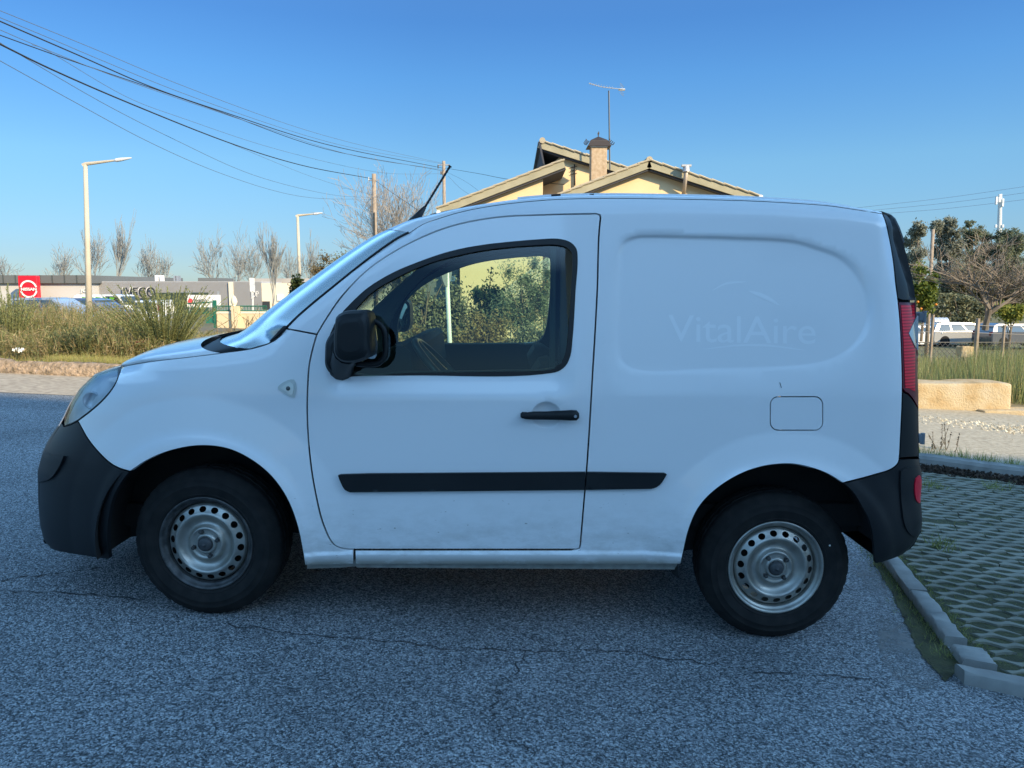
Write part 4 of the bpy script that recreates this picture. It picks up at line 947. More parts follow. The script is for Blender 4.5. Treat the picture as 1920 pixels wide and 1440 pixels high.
# loose stones
STN = M('loose_stone', (.36, .31, .22), (.66, .60, .46), scale=10, rough=.9, island=.7)
mb = MB()
for _ in range(5200):
    s = random.uniform(-2, 7); t = random.choice((random.uniform(.3, 3.6), random.gauss(2.75, .22), random.gauss(2.75, .22))); r = random.uniform(.008, .022) if abs(t - 2.75) > .4 else random.uniform(.012, .042)
    c = kq(s, t, .06)
    pts = [c + Vector((random.uniform(.6, 1.2) * r * a, random.uniform(.6, 1.2) * r * b, random.uniform(.5, .9) * r * e)) for a, b, e in ((1, 0, 0), (0, 1, 0), (-1, 0, 0), (0, -1, 0), (0, 0, 1))]
    mb.add(pts, [(0, 1, 4), (1, 2, 4), (2, 3, 4), (3, 0, 4)])
tag(mb.build('gravel_stones', STN), 'loose pale stones scattered over the gravel track', 'gravel', kind='stuff')
def rock(name, corners, depth, mat, label, cat, n=26, amp=.02, seed=1):
    """rough block: front outline rounded box displaced by noise"""
    from mathutils import noise
    a, b = corners; c = (a + b) / 2; d = Vector((abs(b.x - a.x) / 2, depth / 2, abs(b.z - a.z) / 2)); mb = MB()
    def pt(u, v, f):
        q = {0: Vector((u, -1, v)), 1: Vector((u, 1, v)), 2: Vector((-1, u, v)), 3: Vector((1, u, v)), 4: Vector((u, v, -1)), 5: Vector((u, v, 1))}[f]
        e = 16; L = (abs(q.x) ** e + abs(q.y) ** e + abs(q.z) ** e) ** (1 / e); q = Vector((q.x / L * d.x, q.y / L * d.y, q.z / L * d.z))
        nn = noise.fractal(q * 2.2 + Vector((seed, 0, 0)), 1.0, 2.0, 4) * amp + noise.noise(q * 20) * amp * .25
        return c + q + q.normalized() * nn + Vector((0, depth / 2, 0))
    for f in range(6):
        rows = [[pt(-1 + 2 * i / n, -1 + 2 * j / n, f) for i in range(n + 1)] for j in range(n + 1)]; mb.grid(rows)
    o = mb.build(name, mat, fix=True, smooth=True); return tag(o, label, cat)
RK = M('yellow_stone', (.34, .26, .14), (.52, .44, .31), scale=3.2, rough=.9, bump=.7, bscale=45, detail=10, contrast=.18, bdist=.02)
t_ = RK.node_tree; e_ = [n for n in t_.nodes if n.type == 'VALTORGB'][0].color_ramp.elements; k_ = e_.new(.40); k_.color = (.44, .32, .17, 1); k_ = e_.new(.5); k_.color = (.48, .38, .23, 1)
rock('stone_block', (P(1640, 774, 9.9), P(1900, 718, 9.9)), .45, RK, 'big rough yellow stone block lying along the edge of the gravel', 'stone block')
rock('stone_slab', (P(1845, 782, 9.75), P(1955, 770, 9.75)), .35, RK, 'thin flat yellow stone slab under the right end of the big block', 'stone', amp=.01, seed=4)
rock('boulder', (P(1803, 668, 15.2), P(1826, 650, 15.2)), .25, RK, 'small tan pointed rock in the grass beneath the fence post', 'rock', n=10, amp=.05, seed=9)
# tall grass right
def grass(name, mats, regions, label, cat):
    mb = MB()
    for (fn, n, h0, h1, lean, w) in regions:
        for _ in range(n):
            p, hs = fn(); h = random.uniform(h0, h1) * hs; q = p + Vector((random.gauss(0, lean) * h, random.gauss(0, lean) * h, h)); mb.blade(p, q, w, mi=random.choices(range(len(mats)), [4, 2, 1][:len(mats)])[0])
    return tag(mb.build(name, mats), label, cat, kind='stuff')
def area(x0, x1, y0, y1, hf=lambda x, y: 1):
    def f():
        x, y = random.uniform(x0, x1), random.uniform(y0, y1); return Vector((x, y, ground(x, y) - .03)), hf(x, y)
    return f
def rgarea(y0, y1):
    def f():
        y = random.uniform(y0, y1); x = random.uniform(.34, .80) * y; 
        k = .75 + .5 * math.sin(x * 2.3 + y) ** 2 ; return Vector((x, y, ground(x, y) - .03)), k * (.75 if x / y < .60 else 1.05)
    return f
grass('tall_grass', [REEDG, GR, STRAW], [(rgarea(10.4, 15.5), 22000, .36, .74, .16, .007), (rgarea(10.3, 12), 5000, .2, .5, .2, .005), (rgarea(15, 26), 9000, .2, .5, .2, .012)], 'tall green grass behind the stone block', 'grass')
# weeds left
def lw(y0, y1):
    def f():
        y = random.uniform(y0, y1); x = random.uniform(-.72, .05) * y; y += .35 * sstep(-6.6, -5.8, x) * (y < 10.8); k = (.55 + .45 * max(0, math.sin(x * 1.1 + y * .7)) + .35 * sstep(-.25, -.62, x / y)) * (1 - .45 * math.exp(-((x / y + .42) / .07) ** 2) - .28 * math.exp(-((x / y + .56) / .06) ** 2)); return Vector((x, y, ground(x, y) + .05)), k * (1 if x / y < -.42 else .75)
    return f
mbw = MB(); mats = [OLIVE, STRAW, REEDG]
for (fn, n, h0, h1, w) in ((lw(10.35, 12.5), 13000, .25, .60, .0055), (lw(12, 16), 13000, .35, .85, .008)):
    for _ in range(n):
        p, k = fn(); h = random.uniform(h0, h1) * k; bend = Vector((random.gauss(0, .22) * h, random.gauss(0, .22) * h, 0)); mi = random.choices((0, 1, 2), (5, 5, 2))[0]
        m_ = p + Vector((bend.x * .4, bend.y * .4, h * .6)); q = p + bend + Vector((0, 0, h)); mbw.blade(p, m_, w, mi=mi); mbw.blade(m_, q, w * .7, mi=mi)
        if random.random() < .75:
            for _k in range(5): mbw.leaf(p.lerp(q, random.uniform(.25, 1)) + Vector((random.gauss(0, .03), random.gauss(0, .03), 0)), random.uniform(.02, .05), .005, mi=mi)
tag(mbw.build('weeds', mats), 'dry straw and olive weeds on the verge left of the van', 'weeds', kind='stuff')
grass('verge_grass', [leafmat('bright_grass', (.28, .30, .08), (.50, .48, .17)), STRAW], [(lambda: (lambda x: (Vector((x, 10.12 + abs(random.gauss(0, .28)), ground(x, 10.4) + .10)), 1))(random.uniform(-6.2, -4.2)), 14000, .04, .16, .3, .003), (lambda: (lambda x: (Vector((x, 10.1 + abs(random.gauss(0, .25)), ground(x, 10.4) + .08)), 1))(random.uniform(-9, 2)), 9000, .04, .14, .4, .003)], 'short bright grass at the foot of the weeds above the stone kerb', 'grass')
ROUGH = M('rough_kerb_stone', (.11, .085, .05), (.48, .36, .26), scale=13, rough=.95, bump=1.0, bscale=24, detail=10, contrast=.22, bdist=.04)
from mathutils import noise as NZ
mb = MB(); rows = []
for k, (t, z) in enumerate(((0, -.03), (0, .05), (.02, .12), (.06, .165), (.13, .17), (.2, .12), (.22, -.03))):
    row = []
    for x in np.linspace(-30, 6, 700):
        j = NZ.fractal(Vector((x * 5, z * 9 + t, k * 1.3)), 1, 2, 4) * .035 if 0 < k < 6 else 0; y = 9.95 + .25 * (-(x + 6.3) / 1.3) * 0 + t
        row.append(Vector((x + j, y + j, ground(x, y) + z + j * .7)))
    rows.append(row)
mb.grid(rows); tag(mb.build('stone_kerb', ROUGH, smooth=True), 'low rough stone kerb wall along the far edge of the road', 'kerb wall')
sheet('verge', np.linspace(-40, 20, 50), np.linspace(10.15, 34, 24), .01, SOIL, lambda x, y: .10 * math.sin(x) ** 2 * sstep(10.5, 12, y) + .10)
mb = MB(); c = P(34, 656, 10.35)
for _ in range(14): mb.leaf(c + Vector((random.gauss(0, .03), random.gauss(0, .02), random.gauss(0, .012))), .026, .02)
tag(mb.build('litter', M('white_litter', (.75, .74, .70), rough=.6)), 'crumpled white litter lying on top of the stone kerb', 'litter')
mb = MB(); c = P(262, 643, 11.0)
for _ in range(12): mb.leaf(c + Vector((random.gauss(0, .05), random.gauss(0, .02), random.gauss(0, .035))), .035, .022)
tag(mb.build('withered_leaves', M('withered_red', (.42, .15, .09), (.55, .25, .15), rough=.8)), 'withered reddish leaves at the foot of the big green broom bush', 'leaves')

# ------------------------------------------------------------------ bushes and trees
def broom(px, base_py, top_py, wpx, Y, n, label, mats=None, leaf=.018, dens=26):
    """bush of upright bottle-brush stems"""
    a = P(px, base_py, Y); a.z = ground(a.x, a.y) - .03; top = P(px, top_py, Y).z; H = top - a.z; W = wpx / FPX * Y / 2
    root = thing('broom_bush', tuple(a), label, 'bush', 'bushes on the left verge'); mb = MB(); st = MB()
    for i in range(n):
        an = random.uniform(0, 6.28); r = random.random() ** .6; h = H * (1 - .35 * r * random.random()) * random.uniform(.72, 1.0); out = W * r
        p0 = a + Vector((math.cos(an) * .10, math.sin(an) * .10, 0)); p3 = a + Vector((math.cos(an) * out, math.sin(an) * out, h)); pm = p0.lerp(p3, .5) + Vector((-math.cos(an) * out * .18, -math.sin(an) * out * .18, h * .06))
        k = 8; pts = [(p0 * (1 - t) ** 2 + pm * 2 * t * (1 - t) + p3 * t * t) for t in [q / k for q in range(k + 1)]]
        st.tube(pts, [.008 * (1 - .8 * q / k) for q in range(k + 1)], 3, cap=False)
        for q in range(int(dens * h / .5)):
            t = random.uniform(.12, 1); i_ = min(k - 1, int(t * k)); c = pts[i_].lerp(pts[i_ + 1], t * k - i_); d = (pts[i_ + 1] - pts[i_]).normalized()
            o_ = Vector((random.gauss(0, 1), random.gauss(0, 1), random.gauss(0, .6))); o_ = (o_ - d * o_.dot(d)).normalized(); e = (o_ * .8 + d).normalized() * leaf * random.uniform(.8, 2.0); mb.blade(c, c + e, .0065)
    mb.build('foliage', mats or REEDG, root); st.build('stems', OLIVE if n > 60 else STRAW, root); return root
broom(312, 690, 528, 250, 11.4, 210, 'large green broom bush with upright bottlebrush stems beside the hood', dens=70)
broom(158, 690, 606, 110, 10.9, 110, 'low grey-green bush in front of the lamp post', mats=leafmat('grey_broom', (.07, .095, .05), (.15, .185, .10)), dens=50, leaf=.024)
broom(22, 690, 528, 110, 11.6, 70, 'broom bush at the left edge of the photo below the red sign', dens=60)
broom(95, 690, 598, 130, 12.0, 90, 'olive bush between the left edge bush and the lamp post', mats=OLIVE, dens=46)
broom(205, 680, 596, 120, 12.5, 90, 'olive bush in front of the white van roof', mats=OLIVE, dens=46)
def stalks(name, px0, px1, top, Y, n, label, mat, fork=True):
    mb = MB()
    for i in range(n):
        px = random.uniform(px0, px1); a = P(px, 690, Y); a.z = ground(a.x, a.y); t = P(px + random.gauss(0, 14), random.uniform(top, top + 70), Y); m = a.lerp(t, .6) + Vector((random.gauss(0, .04), 0, 0))
        mb.tube([a, m, t], [.011, .008, .003], 4)
        if fork:
            for _ in range(4):
                q = m.lerp(t, random.random()); e = q + Vector((random.gauss(0, .14), random.gauss(0, .08), random.uniform(.08, .25))); mb.tube([q, e], [.005, .0015], 3)
                for _ in range(5): mb.leaf(q.lerp(e, random.random()), .015, .006)
    return tag(mb.build(name, mat), label, 'plant')
stalks('dry_shrub', 405, 505, 580, 12.3, 16, 'thin bare brown shrub stems in front of the cream wall', M('brown_stem', (.16, .12, .07), (.28, .22, .13), rough=.9))
stalks('dead_stalk', 46, 52, 500, 12.2, 1, 'single dead stalk standing in front of the red sign', M('dead_stalk', (.06, .05, .035), rough=.9), False)
stalks('dead_stalk', 78, 88, 540, 12.4, 2, 'pair of thin grey stalks to the right of the red sign', M('dead_stalk2', (.13, .12, .07), rough=.9), False)
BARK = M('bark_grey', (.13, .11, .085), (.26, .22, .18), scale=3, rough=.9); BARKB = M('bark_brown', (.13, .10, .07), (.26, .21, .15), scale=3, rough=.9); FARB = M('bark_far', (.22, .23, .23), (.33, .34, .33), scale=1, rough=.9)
def bare_tree(px, top_py, base_z, wpx, Y, style, label, mat, rmin, levels=5, trunk=None, group=None, seed=0, base_px=None, cat='tree', k0=1.0):
    rnd = random.Random(seed + int(px)); a = P(base_px if base_px else px, 540, Y); a.z = base_z; top = P(px, top_py, Y); H = top.z - base_z; W = wpx / FPX * Y / 2
    root = thing('bare_tree', tuple(a), label, cat, group); tr = MB(); cr_ = MB(); segs = []
    trunk = trunk or H * .22
    def grow(p, d, L, r, lv):
        k = 3; pts = [p]; q = p.copy()
        for i in range(k):
            d = (d + Vector((rnd.gauss(0, .13), rnd.gauss(0, .13), rnd.gauss(0, .06) + (.05 if style != 'wide' else .03)))).normalized(); q = q + d * L / k; pts.append(q.copy())
        segs.append((lv, pts, r))
        if lv >= levels: return
        nb = {0: 6, 1: 4, 2: 4, 3: 3, 4: 3, 5: 2}[lv]
        for i in range(nb):
            t = 1 if i == 0 else rnd.uniform(.3, 1); j = min(k - 1, int(t * k)); s = pts[j].lerp(pts[j + 1], t * k - j)
            spread = {'poplar': .40, 'round': .75, 'wide': .95}[style] * (.5 if i == 0 else 1)
            an = rnd.uniform(0, 6.28); u = d.orthogonal().normalized(); v = d.cross(u); nd = (d + (u * math.cos(an) + v * math.sin(an)) * spread * rnd.uniform(.7, 1.2)).normalized()
            if nd.z < .02: nd.z = .12
            grow(s, nd, L * rnd.uniform(.58, .86) * (1.6 if lv == 0 else 1), r * .56, lv + 1)
    grow(a, Vector((0, 0, 1)), trunk, max(rmin * 2, H * .012 * k0), 0)
    allp_ = np.array([tuple(q) for _, ps, _ in segs for q in ps]); zt = np.percentile(allp_[:, 2], 97.5) - a.z; xw = np.percentile(np.abs(allp_[:, 0] - a.x), 96); sz = H / zt; sx = W / max(.01, xw)
    fz_ = lambda q: Vector((a.x + (q.x - a.x) * sx + (top.x - a.x) * ((q.z - a.z) / zt), a.y + (q.y - a.y) * min(sx, sz * 1.3), a.z + (q.z - a.z) * sz))
    for lv, ps, r in segs:
        ps = [fz_(q) for q in ps]; (tr if lv == 0 else cr_).tube(ps, [max(rmin, r * (1 - .42 * i / 3)) for i in range(4)], 7 if lv == 0 else (5 if lv < 3 else 3), cap=False)
    tr.build('trunk', mat, root); cr_.build('branches', mat, root); return root
far_ = 'bare winter trees behind the grey buildings'
for i, (px, w, top, st, lab) in enumerate([(20, 50, 490, 'round', 'faint bare tree at the far left above the grey building'), (106, 62, 470, 'round', 'low round bare tree left of the tall lamp post'), (172, 58, 440, 'round', 'bare tree directly behind the tall lamp post'),
        (217, 56, 420, 'poplar', 'tallest bare poplar just right of the tall lamp post'), (268, 62, 462, 'round', 'thin bare tree above the roof vents'), (300, 40, 478, 'round', 'small faint bare tree right of the roof vents'),
        (403, 60, 448, 'round', 'bare tree above the dark roof box'), (440, 62, 450, 'round', 'bare tree between the dark roof box and the poplar'), (470, 44, 466, 'round', 'small bare tree just left of the cream building poplar'),
        (545, 34, 476, 'round', 'slim bare tree left of the short lamp post'), (583, 34, 456, 'round', 'bare tree just right of the short lamp post')]):
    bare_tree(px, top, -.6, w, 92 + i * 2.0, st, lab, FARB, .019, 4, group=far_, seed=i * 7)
bare_tree(511, 442, -.6, 40, 58, 'poplar', 'bare poplar standing in front of the cream building', FARB, .010, 5, group=far_, seed=3)
bare_tree(755, 343, -.5, 190, 46, 'round', 'big bare tree behind the roof aerial between the two utility poles', M('bark_mid', (.24, .21, .18), (.36, .33, .29), scale=2, rough=.9), .009, 6, seed=21)
bare_tree(1858, 455, P(1855, 618, 21).z, 230, 21, 'round', 'bare spreading fruit tree with pale branches above the parked silver car', BARK, .0034, 5, trunk=.45, seed=33, base_px=1853, k0=3.2)
def clump_cloud(mb, c, rx, ry, rz, n, ls, asp=.5, clumps=9, mi=0, seed=None, small=1.0):
    cc = []
    for _ in range(clumps):
        d = Vector((random.gauss(0, 1), random.gauss(0, 1), random.gauss(0, 1))).normalized() * random.uniform(.30, .95); cc.append((Vector((d.x * rx, d.y * ry, d.z * rz)), random.uniform(.24, .52) * small))
    for _ in range(n):
        o_, s = random.choice(cc); d = Vector((random.gauss(0, 1), random.gauss(0, 1), random.gauss(0, 1))).normalized() * s * min(1.5, abs(random.gauss(0, .62)))
        mb.leaf(Vector(c) + o_ + Vector((d.x * rx, d.y * ry, d.z * rz)), ls * random.uniform(.6, 1.2), ls * asp * random.uniform(.6, 1.2), mi)
def bush(px, py, wpx, hpx, Y, n, ls, mat, label, name='bush', cat='bush', group=None, clumps=10, base_z=None, fill=None, asp=.5, depth=1.0):
    c = P(px, py, Y); rx = wpx / 2 / FPX * Y; rz = hpx / 2 / FPX * Y; bz = ground(c.x, c.y) if base_z is None else base_z
    root = thing(name, (c.x, c.y, bz), label, cat, group); mb = MB(); clump_cloud(mb, c, rx, rx * depth, rz, n, ls, asp, clumps); mb.build('crown', mat, root)
    t = MB(); b0 = Vector((c.x, c.y, bz))
    t.tube([b0, b0.lerp(c, .6) + Vector((rx * .05, 0, 0)), c], [rx * .07 + .01, rx * .05 + .008, .01], 6)
    for i in range(6):
        d = Vector((random.uniform(-1, 1) * rx * .7, random.uniform(-1, 1) * rx * .5, random.uniform(0, .8) * rz)); s = b0.lerp(c, random.uniform(.3, .9)); t.tube([s, s.lerp(c + d, .5) + Vector((0, 0, -.03)), c + d], [rx * .03 + .004, rx * .02 + .003, .003], 4)
    t.build('trunk', BARKB, root); return root
bush(563, 552, 60, 60, 26, 2600, .09, DKG, 'small dark green bush in front of the cream building', clumps=12)
bush(612, 515, 90, 80, 27, 2200, .06, leafmat('brownish_leaf', (.10, .08, .04), (.24, .19, .10)), 'brownish shrub rising behind the windscreen pillar', asp=.3)
bush(645, 500, 60, 60, 26, 1000, .06, OLIVE, 'sparse olive shrub at the foot of the left utility pole', asp=.3, clumps=14)
# trees on the right
EUC = leafmat('eucalyptus_leaf', (.19, .205, .16), (.42, .43, .33), scale=.4, trans=.5); PINE = leafmat('pine_needles', (.13, .155, .10), (.30, .33, .21), scale=.4, trans=.45); OLV = leafmat('olive_leaf', (.13, .14, .08), (.27, .28, .17), scale=.8)
def tall_tree(name, blobs, Y, base_px, base_z, mat, label, n, ls, group='tall evergreen trees behind the cars', asp=.5, dp=.6):
    b0 = P(base_px, 600, Y); b0.z = base_z; root = thing(name, tuple(b0), label, 'tree', group); mb = MB(); t = MB(); tot = sum(w * h for _, _, w, h in blobs)
    tops = min(blobs, key=lambda q: q[1]); tp = P(tops[0], tops[1], Y); t.tube([b0, b0.lerp(tp, .5) + Vector((.25, 0, 0)), tp], [.32, .22, .06], 7)
    for (px, py, w, h) in blobs:
        c = P(px, py, Y + random.uniform(-1.5, 1.5)); rx, rz = w / 2 / FPX * Y, h / 2 / FPX * Y; clump_cloud(mb, c, rx, rx * dp + .5, rz, int(n * 2.6 * w * h / tot), ls * .52, asp, max(10, int(w * h / 34)), small=.95)
        s = b0.lerp(tp, .45 + .4 * random.random()); t.tube([s, s.lerp(c, .5) + Vector((0, 0, -.3)), c], [.10, .07, .03], 5)
    mb.build('crown', mat, root); t.build('trunk', BARK, root); return root
tall_tree('eucalyptus', [(1722, 432, 34, 36), (1710, 452, 30, 30), (1720, 475, 28, 34), (1708, 492, 34, 40), (1722, 512, 30, 34)], 85, 1716, -2.6, EUC, 'eucalyptus tree nearest the back of the van', 4200, .30)
tall_tree('eucalyptus', [(1757, 425, 24, 28), (1780, 418, 26, 30), (1768, 442, 42, 34), (1790, 436, 24, 24), (1765, 472, 34, 40), (1785, 468, 40, 44), (1768, 510, 42, 44), (1790, 520, 44, 60)], 88, 1778, -2.6, EUC, 'tall eucalyptus with two heads right of the wooden pole', 9000, .30)
tall_tree('pine_tree', [(1817, 420, 22, 14), (1806, 430, 18, 12), (1828, 436, 40, 24), (1845, 445, 34, 26), (1815, 455, 40, 24), (1850, 470, 44, 40), (1822, 490, 52, 44)], 92, 1832, -2.6, PINE, 'flat topped pine between the eucalyptus and the mast', 9000, .26)
tall_tree('pine_tree', [(1890, 444, 42, 34), (1905, 462, 40, 40), (1880, 470, 40, 36), (1912, 445, 30, 26), (1895, 500, 56, 50), (1870, 515, 50, 50), (1915, 520, 44, 60)], 90, 1892, -2.6, PINE, 'round headed pine at the right edge beside the mast', 9500, .26)
tall_tree('pine_tree', [(1810, 530, 70, 60), (1850, 535, 60, 60), (1780, 545, 40, 50), (1885, 550, 60, 60), (1915, 560, 40, 60)], 80, 1840, -2.6, leafmat('thicket_leaf', (.10, .10, .06), (.24, .23, .14), scale=.5, trans=.5), 'dense dull green thicket below the pines', 9000, .30)  # thicket leaves coloured duller and darker than the pines
bush(1800, 580, 130, 62, 62, 6500, .16, OLV, 'wide grey-green olive shrubs behind the silver car', name='olive_shrub', clumps=22, base_z=-2.6, depth=.4)
bush(1896, 590, 60, 52, 40, 2600, .11, leafmat('yellow_green', (.14, .17, .03), (.34, .34, .07)), 'yellow-green bush behind the dark car at the right edge', base_z=-2)
o = bush(1733, 548, 58, 92, 26, 5200, .085, leafmat('citrus_leaf', (.035, .07, .012), (.20, .24, .04)), 'orange tree with a few ripe fruits behind the van tail light', name='orange_tree', cat='tree', clumps=16, base_z=P(1733, 640, 26).z)
mb = MB(); FR = M('orange_fruit', (.75, .25, .02), rough=.5)
for (px, py) in ((1755, 571), (1721, 566), (1727, 579)):
    c = P(px, py, 25.2); m_ = MB(); m_.lathe([(.0001, -.042), (.03, -.03), (.042, 0), (.03, .03), (.0001, .042)], 10, c=tuple(c)); m_.build('orange_fruit', FR, o, smooth=True)

# ------------------------------------------------------------------ poles, lamps, cables
POLEC = M('pale_concrete', (.46, .41, .32), (.54, .49, .39), scale=2, rough=.8); WOOD = M('weathered_wood', (.24, .19, .14), (.40, .33, .26), scale=6, rough=.9); GALV = M('galvanised', (.45, .46, .47), rough=.45, metal=.6); HEADM = M('lamp_head', (.62, .64, .66), rough=.4)
def street_lamp(bpx, tpx, tpy, hpx, hpy, Y, wpx, label, ap=(0, 0)):
    top = P(tpx, tpy, Y); b = P(bpx, 620, Y); base = Vector((b.x, Y, ground(b.x, Y))); r = wpx / 2 / FPX * Y
    root = thing('street_lamp', tuple(base), label, 'street lamp', 'street lamps behind the weeds')
    mb = MB(); mb.tube([base, base.lerp(top, .5), top], [r * 1.35, r * 1.05, r * .8], 12); mb.build('pole', POLEC, root, smooth=True)
    e = P(hpx, hpy, Y); j = top.lerp(e, .62); mb = MB(); mb.tube([top + Vector((-r * .9, 0, -r * .3)), top + Vector((0, 0, r * .3)), j], [r * .95, r * .75, r * .42], 8); mb.build('arm', POLEC, root)
    mb = MB(); d = (e - j); m_ = j + d * .4
    mb.tube([j, j + d * .12, m_, e - d * .1, e], [r * .4, r * .75, r * .75, r * .35, r * .15], 8); mb.build('lamp_head', HEADM, root)
street_lamp(168, 160, 309, 247, 296, 30, 9, 'tall pale street lamp, the nearer and larger of the two, left of the van')
street_lamp(564.5, 558, 405, 605, 399, 52, 6, 'smaller pale street lamp further back above the windscreen')
def pole(px_t, py_t, px_b, Y, r, name, label, group=None, bz=None):
    t = P(px_t, py_t, Y); b = P(px_b, 560, Y); base = Vector((b.x, Y, ground(b.x, Y) if bz is None else bz)); root = thing(name, tuple(base), label, 'utility pole', group)
    mb = MB(); mb.tube([base, t], [r * 1.25, r], 10); mb.build('shaft', WOOD, root, smooth=True); return root, t, base
root, t, b = pole(701, 326, 704.5, 38, .10, 'utility_pole', 'plain weathered wooden pole, left one of the pair by the aerial', 'utility poles'); mb = MB()
mb.box(t + Vector((0, 0, -.3)), (.5, .05, .06)); mb.tube([t + Vector((-.25, -.05, -.3)), t + Vector((-.25, -.05, -.16))], .03, 6); mb.build('bracket', GALV, root)
mb = MB(); mb.tube([t.lerp(b, .25) + Vector((.02, -.13, 0)), t.lerp(b, .95) + Vector((.02, -.14, 0))], .03, 6); mb.build('conduit', M('conduit_dark', (.05, .045, .04), rough=.6), root)
root, t, b = pole(832, 302, 835, 42, .085, 'utility_pole', 'wooden pole with a crossarm and insulators behind the roof aerial', 'utility poles'); mb = MB(); mb.box(t + Vector((.0, 0, -.2)), (.62, .08, .06)); mb.build('crossarm', GALV, root)
for dx in (-.3, .3): mb = MB(); mb.tube([t + Vector((dx, -.03, -.2)), t + Vector((dx, -.03, -.38))], .035, 6); mb.build('insulator', M('insulator', (.10, .09, .08), rough=.3), root)
mb = MB(); mb.box(t + Vector((-.13, -.05, -.62)), (.12, .08, .16)); mb.build('junction_box', M('jbox', (.15, .15, .15)), root)
pole(1749.5, 430, 1744, 36, .075, 'utility_pole', 'light wooden pole in front of the eucalyptus trees on the right', 'utility poles', bz=-2.2)
CAB = M('cable_black', (.02, .022, .025), rough=.7); CABL = M('cable_grey', (.10, .13, .17), rough=.7)
def curve_pts(pts, n=40):
    p = [np.array(q, float) for q in pts]; p = [2 * p[0] - p[1]] + p + [2 * p[-1] - p[-2]]; out = []
    for i in range(1, len(p) - 2):
        a, b, c, d = p[i - 1:i + 3]
        for k in range(n // (len(p) - 3) + 1):
            t = k / (n // (len(p) - 3) + 1); out.append(.5 * ((2 * b) + (c - a) * t + (2 * a - 5 * b + 4 * c - d) * t * t + (3 * b - a - 3 * c + d) * t ** 3))
    return out + [p[-2]]
px_left = lambda pts: pts[0][0] <= 0
def cable(pts, Y0, Y1, r, label, mat=CAB, group='overhead cables'):
    c = curve_pts(pts); x0, x1 = pts[0][0], pts[-1][0]; a = P(x0, pts[0][1], Y0); b = P(x1, pts[-1][1], Y1); out = []
    for (px, py) in c:           # plan stays straight between the two ends
        u = px - 960; d = ray(px, py); # intersect vertical plane through a, b
        nx_, ny_ = (b.y - a.y), -(b.x - a.x); tt = (a.x * nx_ + a.y * ny_) / (d.x * nx_ + d.y * ny_); out.append(Vector((0, 0, CAMZ)) + d * tt)
    if px_left(pts): out.insert(0, out[0] + (out[0] - out[1]).normalized() * 14)
    mb = MB(); mb.tube(out, r * .68, 5); return tag(mb.build('overhead_cable', mat), label, 'cable', group)
cable([(-30, 8), (0, 20), (94, 58), (187, 96), (328, 155), (516, 225), (656, 267), (829, 306)], 13, 42, .009, 'uppermost thin cable of the bundle running to the crossarm pole', CABL)
cable([(-30, 21), (0, 33), (94, 72), (188, 112), (330, 170), (516, 236), (656, 276), (829, 307)], 13, 42, .009, 'thin cable just below the uppermost one, running to the crossarm pole', CABL)
cable([(-30, 26), (0, 40), (141, 101), (281, 162), (422, 211), (609, 270), (829, 315)], 13, 42, .018, 'thick dark cable running highest into the crossarm pole')
cable([(-30, 43), (0, 56), (94, 96), (234, 150), (469, 230), (656, 290), (829, 318)], 13, 42, .009, 'thin cable that dips below the dark pair before the crossarm pole', CABL)
cable([(-30, 55), (0, 66), (117, 108), (281, 164), (422, 213), (609, 279), (829, 320)], 13.5, 42.1, .014, 'dark cable crossing the thick one mid way to the crossarm pole')
cable([(60, 84), (94, 98), (234, 180), (352, 225), (516, 279), (703, 322), (829, 326)], 16, 42, .008, 'faint slack cable hanging lowest on the crossarm pole', CABL)
cable([(-30, 69), (0, 83), (94, 129), (234, 190), (422, 265), (562, 309), (697, 335)], 11, 38, .020, 'heaviest black cable ending on the plain wooden pole')
cable([(0, 80), (23, 94), (187, 190), (328, 262), (469, 326), (609, 363), (701, 371)], 12, 38, .008, 'faint slack cable below the heaviest one on the plain pole', CABL)
cable([(-30, 98), (0, 114), (141, 192), (281, 267), (422, 328), (562, 368), (701, 374)], 11, 38, .008, 'lowest sagging cable across the left sky', CABL)
cable([(422, 265), (562, 323), (642, 350), (701, 366)], 26, 38, .008, 'short faint cable dropping under the heaviest one to the plain pole', CABL)
cable([(703, 338), (745, 368), (788, 398), (830, 440)], 38, 30, .013, 'cable slanting down to the right from the plain pole')
cable([(835, 315), (900, 326), (960, 337), (1058, 346)], 42, 22.4, .012, 'service cable from the crossarm pole to the house wall')
cable([(840, 330), (862, 352), (885, 368)], 42, 40, .010, 'short stay wire beside the crossarm pole', CABL)
cable([(837, 322), (880, 345), (930, 385)], 42, 30, .008, 'thin stay wire slanting from the crossarm pole behind the roof', CABL)
for k, (y0, y1) in enumerate(((388, 350), (396, 362), (404, 375))):
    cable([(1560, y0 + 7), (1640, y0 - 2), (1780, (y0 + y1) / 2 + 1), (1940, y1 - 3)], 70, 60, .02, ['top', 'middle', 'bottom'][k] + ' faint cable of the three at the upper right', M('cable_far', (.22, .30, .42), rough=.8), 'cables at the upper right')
# mobile mast
b = P(1872, 560, 130); b.z = -3; t = P(1875.5, 364, 130); root = thing('mobile_mast', tuple(b), 'white mobile phone mast above the pines', 'mast'); mb = MB()
mb.tube([b, t], [.55, .28], 10); mb.build('shaft', M('mast_white', (.62, .66, .66), rough=.5), root)
for (px, py) in ((1868, 376), (1874, 372), (1880, 380), (1867, 424), (1880, 424), (1872, 436)):
    m_ = MB(); c = P(px, py, 129.6); m_.box(c, (.32, .3, 1.3 if py < 400 else .5), bev=.05); m_.build('antenna_panel', M('panel_white', (.75, .78, .78), rough=.5), root)
